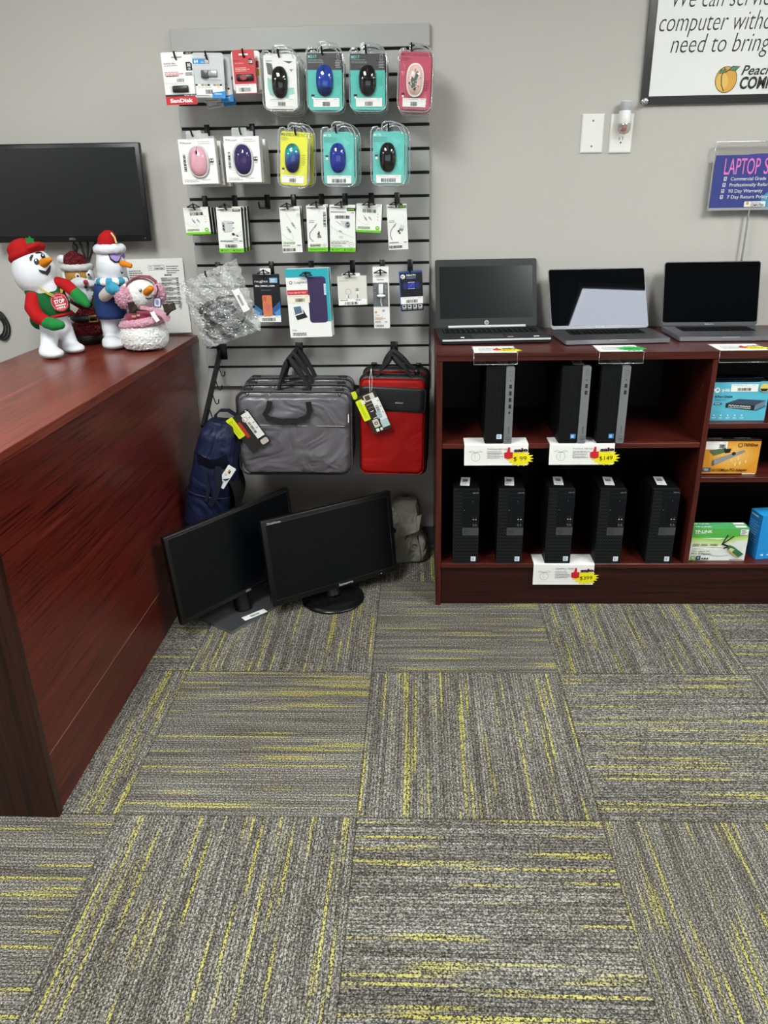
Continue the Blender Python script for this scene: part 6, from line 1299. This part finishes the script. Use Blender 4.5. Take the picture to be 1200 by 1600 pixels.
def top_holder(label, x0, x1, green, seed):
    W = x1 - x0; t = thing('card_holder', label, 'price card holder', T((x0 + x1) / 2, BF - .0055, TOPZ), 'card holders on the bookcase edge'); mb = MB()
    mb.box((0, .058, .0006), (W, .116, .0012), CLEAR); mb.box((0, -.0016, -.0185), (W, .0012, .037), CLEAR)
    mb.tube([(-W / 2, .116, .001), (-W / 2, 0, .001), (-W / 2, -.002, -.037), (W / 2, -.002, -.037), (W / 2, 0, .001), (W / 2, .116, .001)], .0011, RIM, 6); mb.build('clear_holder', t)
    mb = MB(); M = T(0, .058, .0016); mb.box((0, 0, 0), (W * .97, .108, .0006), PAPER, M); A = Art(mb, W * .97, .108, .0006, M); A.g(.12, .35, .55, 4, .12, FAINT, .4, seed); mb.build('card', t)
    if green:
        g = MB(); burst(g, W * .30, -.012, .05, .042, SALEG, M, .001, 16, seed); A = Art(g, .1, .1, .0016, M @ T(W * .30, -.012, 0)); A.t(.5, .6, .16, '$599', mat('#0e5a28', .5), .02, al='c', w=.5); g.build('sale_sticker', t)
    else: sale_sticker(t, M @ T(W * .28, -.006, 0), .036, '$499', seed)
top_holder('clear card holder with a yellow sale sticker, before the grey laptop', .296, .440, False, 11); top_holder('clear card holder with a green price burst', .708, .853, True, 12); top_holder('clear card holder with a sale sticker, above the blue switch cartons', 1.099, 1.258, False, 13)

# ------------------------------------------------------------------ computer towers
def weave_mat(name, base, sc, st):
    m, nt, b = newmat(name); b.inputs['Base Color'].default_value = lin(base); b.inputs['Roughness'].default_value = .5; b.inputs['Specular IOR Level'].default_value = .18; tc = nodes(nt, 'ShaderNodeTexCoord'); mp = nodes(nt, 'ShaderNodeMapping'); mp.inputs['Rotation'].default_value = (0, 0, math.radians(45)); mp.inputs['Scale'].default_value = (sc, sc, sc)
    ck = nodes(nt, 'ShaderNodeTexChecker'); ck.inputs['Scale'].default_value = 1; nt.links.new(tc.outputs['Object'], mp.inputs[0]); nt.links.new(mp.outputs[0], ck.inputs['Vector'])
    nt.links.new(mixc(nt, ck.outputs['Fac'], base, st), b.inputs['Base Color']); bp = nodes(nt, 'ShaderNodeBump'); bp.inputs['Strength'].default_value = .6; bp.inputs['Distance'].default_value = .001; nt.links.new(ck.outputs['Fac'], bp.inputs['Height']); nt.links.new(bp.outputs['Normal'], b.inputs['Normal']); return m
WEAVE = weave_mat('woven_plastic', '#08080a', 260, '#151618'); CASE = mat('#070708', .5, spec=.2); SILVER = mat('#8c8e93', .38, .45); MESHB = weave_mat('mesh_plastic', '#050506', 150, '#222426')
def top_label(t, M, w=.034, d=.075):
    lb = MB(); lb.box((0, 0, .0004), (w, d, .0006), PAPER, M); A = Art(lb, w, d, .0008, M); A.b(.2, .25, .75, .55, 7, vert=True).g(.15, .7, .85, 2, .1, FAINT, .4); lb.build('price_label', t)
def silver_tower(label, px, py, z, stick, ports, lean):
    W, H, D = .0935, .270, .275; p = P(px, py, z=z); p.y = max(p.y, BF + .008)
    M = T(p.x + W / 2, p.y, z) ; t = thing('computer_tower', label, 'computer tower', M, 'silver striped computer towers'); F = T(0, 0, H / 2) @ RZ(90, 'X')
    b = MB(); b.box((0, D / 2 + .006, H / 2), (W, D - .012, H), CASE, None, .003); b.build('case', t)
    f = MB(); f.prism(rrect(W * .70, H, .006, 3, -W * .15, 0), -.006, .006, WEAVE, F); f.box((W * .02, .02, .0062), (.0015, H * .5, .0006), BLACK, F); f.box((-W * .12, .03, .0062), (.0015, H * .42, .0006), BLACK, F); f.build('front_panel', t)
    s = MB(); s.prism(rrect(W * .30, H, .006, 3, W * .352, 0), -.006, .009, SILVER, F); A = Art(s, W, H, .0093, F); A.line([(.83, .055), (.93, .055), (.93, .115), (.83, .115), (.83, .055)], .0007, DKGREY).e(.87, .175, .02, .007, INK)
    for k in range(ports): A.r(.83, .225 + .085 * k, .92, .275 + .085 * k, INK).r(.86, .235 + .085 * k, .9, .265 + .085 * k, DKGREY).e(.87, .30 + .085 * k, .01, .003, INK)
    if ports > 3: A.r(.84, .57, .89, .60, INK)
    A.ring(.87, .93, .0085, .0009, DKGREY).t(.87, .945, .022, 'hp', DKGREY, .02, al='c', w=.07, shear=.2).g(.84, .62, .9, 2, .05, GREY, .4)
    for k in range(7): A.r(.855, .77 + .014 * k, .885, .778 + .014 * k, DKGREY)
    s.build('silver_strip', t)
    st = MB(); A = Art(st, W, H, .0066, F); A.rr(.44, .875, .63, .935, .001, mat(stick, .4)).g(.47, .89, .6, 2, .02, WHITE if stick != '#dfe6ee' else BLUEP, .6); st.build('maker_sticker', t)
    top_label(t, T(W * .12, .05, H) @ RZ(-3), .036, .07)
silver_tower('single black and silver tower with a white maker sticker, on the upper shelf', 757, 694, .6446, '#dfe6ee', 4, 0)
silver_tower('black and silver tower, first of the pair sharing a price card', 871, 692, .6446, '#3f86c8', 2, 0)
silver_tower('black and silver tower, second of the pair sharing a price card', 930.5, 692, .6446, '#3f86c8', 2, 0)
def black_tower(px, py, label, z):
    W, H, D = .0935, .292, .285; p = P(px, py, z=z); p.y = max(p.y, BF + .008); t = thing('computer_tower', label, 'computer tower', T(p.x + W / 2, p.y, z), 'black computer towers'); F = T(0, 0, H / 2) @ RZ(90, 'X')
    b = MB(); b.box((0, D / 2 + .006, H / 2), (W, D - .012, H), CASE, None, .002); b.build('case', t)
    f = MB(); f.prism(rrect(W, H, .003, 2), -.008, .006, MESHB, F); f.build('front_grille', t)
    q = MB(); q.prism(rrect(W * .63, H * .49, .001, 1, W * .18, H * .25), .006, .0072, mat('#090c11', .4, spec=.25), F); A = Art(q, W, H, .0073, F); d = mat('#232a33', .4)
    A.r(.38, .04, .98, .044, d).r(.38, .09, .98, .094, d).r(.5, .1, .504, .47, d).t(.95, .035, .014, 'OptiPlex 7040', FAINT, al='r', w=.22).e(.74, .14, .012, .004, FAINT).e(.42, .26, .015, .004, FAINT)
    for (u, v) in ((.78, .34), (.88, .34), (.78, .41), (.88, .41)): A.r(u - .025, v, u + .025, v + .055, INK).r(u - .025, v + .04, u + .025, v + .05, LTGREY if v < .4 else GREY)
    for (u, v) in ((.80, .47), (.90, .47)): A.ring(u, v, .003, .0007, GREY)
    q.build('drive_panel', t)
    g = MB(); g.prism(rrect(W * .63, H * .105, .001, 1, W * .18, -H * .05), .006, .0075, mat('#434446', .4), F); A = Art(g, W, H, .0077, F); A.ring(.53, .55, .0095, .0012, INK).t(.53, .558, .016, 'DELL', INK, .02, al='c', w=.13); g.build('logo_plate', t)
    s = MB(); A = Art(s, W, H, .0064, F); A.rr(.72, .9, .91, .965, .001, mat('#e3e8f0', .4)).g(.75, .915, .88, 2, .022, mat('#6f86b0', .4), .6); s.build('maker_sticker', t)
    top_label(t, T(.0, .085, H) @ RZ(-6), .034, .085)
for px, lab, dz in ((707, 'black tower nearest the panel end of the lower shelf', 0), (775, 'black tower, second along the lower shelf from the panel end', 0), (851, 'black tower standing on a price card in the middle of the lower shelf', .0012), (928, 'black tower, fourth along the lower shelf from the panel end', 0), (1007.5, 'black tower beside the divider on the lower shelf', 0)):
    black_tower(px, 880 if dz == 0 else 881.5, lab, .1772 + dz)

# ------------------------------------------------------------------ cartons in the narrow compartments
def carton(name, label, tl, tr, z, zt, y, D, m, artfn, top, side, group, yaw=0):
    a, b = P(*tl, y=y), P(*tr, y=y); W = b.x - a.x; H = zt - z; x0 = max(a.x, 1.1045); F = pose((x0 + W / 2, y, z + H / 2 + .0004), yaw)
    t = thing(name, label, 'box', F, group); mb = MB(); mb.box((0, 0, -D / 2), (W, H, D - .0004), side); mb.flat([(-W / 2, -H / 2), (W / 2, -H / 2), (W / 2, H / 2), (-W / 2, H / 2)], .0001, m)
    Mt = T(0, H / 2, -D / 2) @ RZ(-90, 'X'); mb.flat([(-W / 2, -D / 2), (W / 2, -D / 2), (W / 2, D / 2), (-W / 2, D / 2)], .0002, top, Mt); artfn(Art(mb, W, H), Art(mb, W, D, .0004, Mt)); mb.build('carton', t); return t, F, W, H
def art(A, B):
    A.e(.115, .2, .045, .07, WHITE).e(.118, .195, .02, .032, mat('#57aec4', .45)).r(.055, .17, .1, .21, WHITE).t(.19, .235, .085, 'tp-link', WHITE, .02, w=.14).t(.09, .40, .07, '8-Port Gigabit', mat('#173b52', .5), .02, w=.3).t(.09, .47, .045, 'Desktop Switch', mat('#2a5a74', .5), w=.2).rr(.09, .53, .22, .58, .001, mat('#173b52', .5)).g(.105, .545, .2, 1, .03, WHITE, .6)
    A.p([(.29, .54), (.5, .43), (.97, .47), (.8, .60)], mat('#39485a', .4)).p([(.29, .54), (.8, .60), (.79, .73), (.29, .65)], mat('#1d2630', .4)).p([(.8, .60), (.97, .47), (.96, .6), (.79, .73)], mat('#6f8093', .4)).p([(.79, .73), (.96, .6), (.99, .62), (.84, .74)], mat('#2c6f84', .5))
    for k in range(8): A.p([(.345 + .048 * k, .575 + .0052 * k), (.383 + .048 * k, .579 + .0052 * k), (.383 + .048 * k, .655 + .0052 * k), (.345 + .048 * k, .651 + .0052 * k)], LTGREY).p([(.352 + .048 * k, .60 + .0052 * k), (.376 + .048 * k, .602 + .0052 * k), (.376 + .048 * k, .64 + .0052 * k), (.352 + .048 * k, .637 + .0052 * k)], INK)
    for k in range(5): A.e(.11 + .12 * k, .85, .015, .02, mat('#c4e6ef', .5)).g(.08 + .12 * k, .9, .15 + .12 * k, 2, .03, mat('#cdeaf2', .5), .4, k)
    A.e(.9, .14, .075, .11, mat('#d9c36a', .4)).p([(.83, .16), (.97, .16), (.94, .23), (.86, .23)], INK)
    B.t(.42, .75, .12, 'tp-link', mat('#3f6f96', .5), w=.16).r(.84, .82, 1, 1, mat('#7fc4d6', .45))
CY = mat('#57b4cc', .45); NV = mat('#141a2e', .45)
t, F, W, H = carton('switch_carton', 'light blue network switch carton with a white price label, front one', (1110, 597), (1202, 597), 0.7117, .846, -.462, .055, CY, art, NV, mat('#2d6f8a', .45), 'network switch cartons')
sticker(t, W, H, .34, .05, .80, .24, 5, bar=(.25, .5, .75, .88)); dup(t, T(.002, .06, .0) @ F, 'light blue network switch carton, rear one behind the labelled carton')
def art(A, B):
    for k in range(5): A.e(.55, .45, .42 - .07 * k, .42 - .07 * k, mat(['#dc9a34', '#dfa140', '#e3aa4c', '#e6b158', '#e9b864'][k], .45))
    A.r(0, 0, 1, .035, INK).r(0, .965, 1, 1, INK).r(.75, .965, .98, .99, WHITE).ring(.645, .15, .0085, .003, mat('#7a5a28', .5)).t(.70, .185, .085, 'TRENDnet', mat('#3d2a12', .5), .02, w=.25)
    A.p([(.22, .55), (.72, .28), (.75, .34), (.24, .72)], mat('#8d8f90', .35)).p([(.22, .55), (.24, .72), (.2, .74), (.19, .6)], mat('#55585a', .4)).p([(.12, .3), (.4, .22), (.42, .34), (.2, .44)], mat('#4d6a48', .45)).p([(.36, .26), (.5, .24), (.48, .36), (.4, .38)], INK).e(.55, .39, .035, .05, mat('#2b2d2f', .4))
    for q in ((.5, .56), (.62, .5), (.66, .64), (.76, .6), (.58, .68)): A.p([(q[0], q[1]), (q[0] + .03, q[1] - .05), (q[0] + .035, q[1] + .06), (q[0] + .01, q[1] + .08)], mat('#efc98a', .45))
    A.r(.05, .79, .19, .90, mat('#31507c', .45)).g(.07, .82, .17, 2, .035, WHITE, .5).t(.21, .895, .085, '10/100Mbps PCI Adapter', mat('#2a1c0c', .5), .015, w=.62)
    B.t(.1, .6, .3, 'TRENDNET', WHITE, .03, w=.25).t(.55, .6, .3, 'TRENDNET', WHITE, .03, w=.3)
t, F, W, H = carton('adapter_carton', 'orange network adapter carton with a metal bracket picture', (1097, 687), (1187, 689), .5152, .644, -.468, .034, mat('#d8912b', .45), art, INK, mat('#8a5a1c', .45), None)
sticker(t, W, H, .05, .05, .42, .27, 9, bar=(.62, .35, .92, .8))
def art(A, B):
    A.r(0, 0, 1, .3, mat('#53b14a', .45)); 
    for k in range(12): A.p([(0, .28 + .02 * k), (.5, .34 + .02 * k), (1, .2 + .02 * k), (1, .23 + .02 * k), (.5, .37 + .02 * k), (0, .31 + .02 * k)], mat((.35 + .04 * k, .62 + .02 * k, .08 + .05 * k), .45))
    for q in ((.75, .62, .2, .16), (.55, .75, .2, .1), (.88, .5, .12, .12), (.35, .7, .15, .08)): A.e(*q, mat('#dfe2e0', .45))
    A.t(.06, .135, .085, 'TP-LINK', WHITE, .03, w=.31).g(.07, .15, .28, 1, .03, WHITE, .4).rr(.85, .03, .985, .2, .001, WHITE).g(.865, .06, .96, 3, .045, TEXT, .5)
    A.g(.06, .47, .18, 2, .04, TEXT, .4, 2).g(.2, .47, .33, 2, .04, TEXT, .4, 3).g(.36, .47, .5, 2, .04, TEXT, .4, 4).t(.06, .64, .04, '300Mbps', mat('#7aa83a', .5), w=.2).t(.06, .72, .055, 'Wireless N', mat('#7aa83a', .5), w=.3).t(.05, .80, .055, 'PCI Adapter', TEXT, .008, w=.35)
    A.rr(.05, .84, .13, .97, .001, mat('#7ab648', .45)).t(.09, .93, .06, 'N', WHITE, .03, al='c').rr(.145, .84, .225, .97, .001, mat('#2a3142', .45)).e(.185, .9, .02, .03, mat('#8fa3c4', .45)).r(.24, .9, .27, .95, TEXT).r(.28, .9, .32, .95, TEXT).r(.33, .9, .36, .95, TEXT).g(.73, .945, .97, 1, .04, TEXT, .5)
    A.line([(.56, .48), (.64, .2)], .0045, INK).line([(.57, .46), (.74, .24)], .0045, INK).line([(.57, .47), (.68, .54)], .006, INK).line([(.6, .6), (.66, .56)], .005, INK).line([(.67, .5), (.78, .34)], .0012, LTGREY).p([(.69, .50), (.76, .54), (.96, .78), (.88, .88), (.66, .62)], mat('#2f6b4a', .4)).p([(.72, .58), (.79, .64), (.75, .72), (.69, .64)], mat('#c9cf9a', .4)).p([(.66, .62), (.88, .88), (.87, .91), (.66, .66)], mat('#c9a55a', .4))
    B.t(.08, .7, .4, 'TP-LINK', WHITE, .03, w=.3).r(.78, .15, .97, .8, WHITE)
GT = mat('#4fae6a', .45)
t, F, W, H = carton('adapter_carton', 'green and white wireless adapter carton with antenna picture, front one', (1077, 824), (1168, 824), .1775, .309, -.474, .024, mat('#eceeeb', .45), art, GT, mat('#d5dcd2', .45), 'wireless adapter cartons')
dup(t, T(.001, .0262, 0.0) @ F, 'green and white wireless adapter carton, second behind the front one')
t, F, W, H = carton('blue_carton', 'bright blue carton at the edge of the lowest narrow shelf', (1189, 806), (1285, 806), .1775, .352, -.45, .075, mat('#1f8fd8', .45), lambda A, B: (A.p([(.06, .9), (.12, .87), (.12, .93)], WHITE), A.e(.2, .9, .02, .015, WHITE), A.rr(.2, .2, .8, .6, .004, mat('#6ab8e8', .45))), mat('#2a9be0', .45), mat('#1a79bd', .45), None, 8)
sd = MB(); Ms = T(-W / 2 - .0003, 0, -.0375) @ RZ(-90, 'Y'); A = Art(sd, .075, H, .0002, Ms); A.g(.1, .06, .7, 1, .05, WHITE, .6)
for k in range(9): A.g(.12, .2 + .055 * k, .85, 1, .04, mat('#8cc6ea', .5), .4, k)
sd.build('side_print', t)
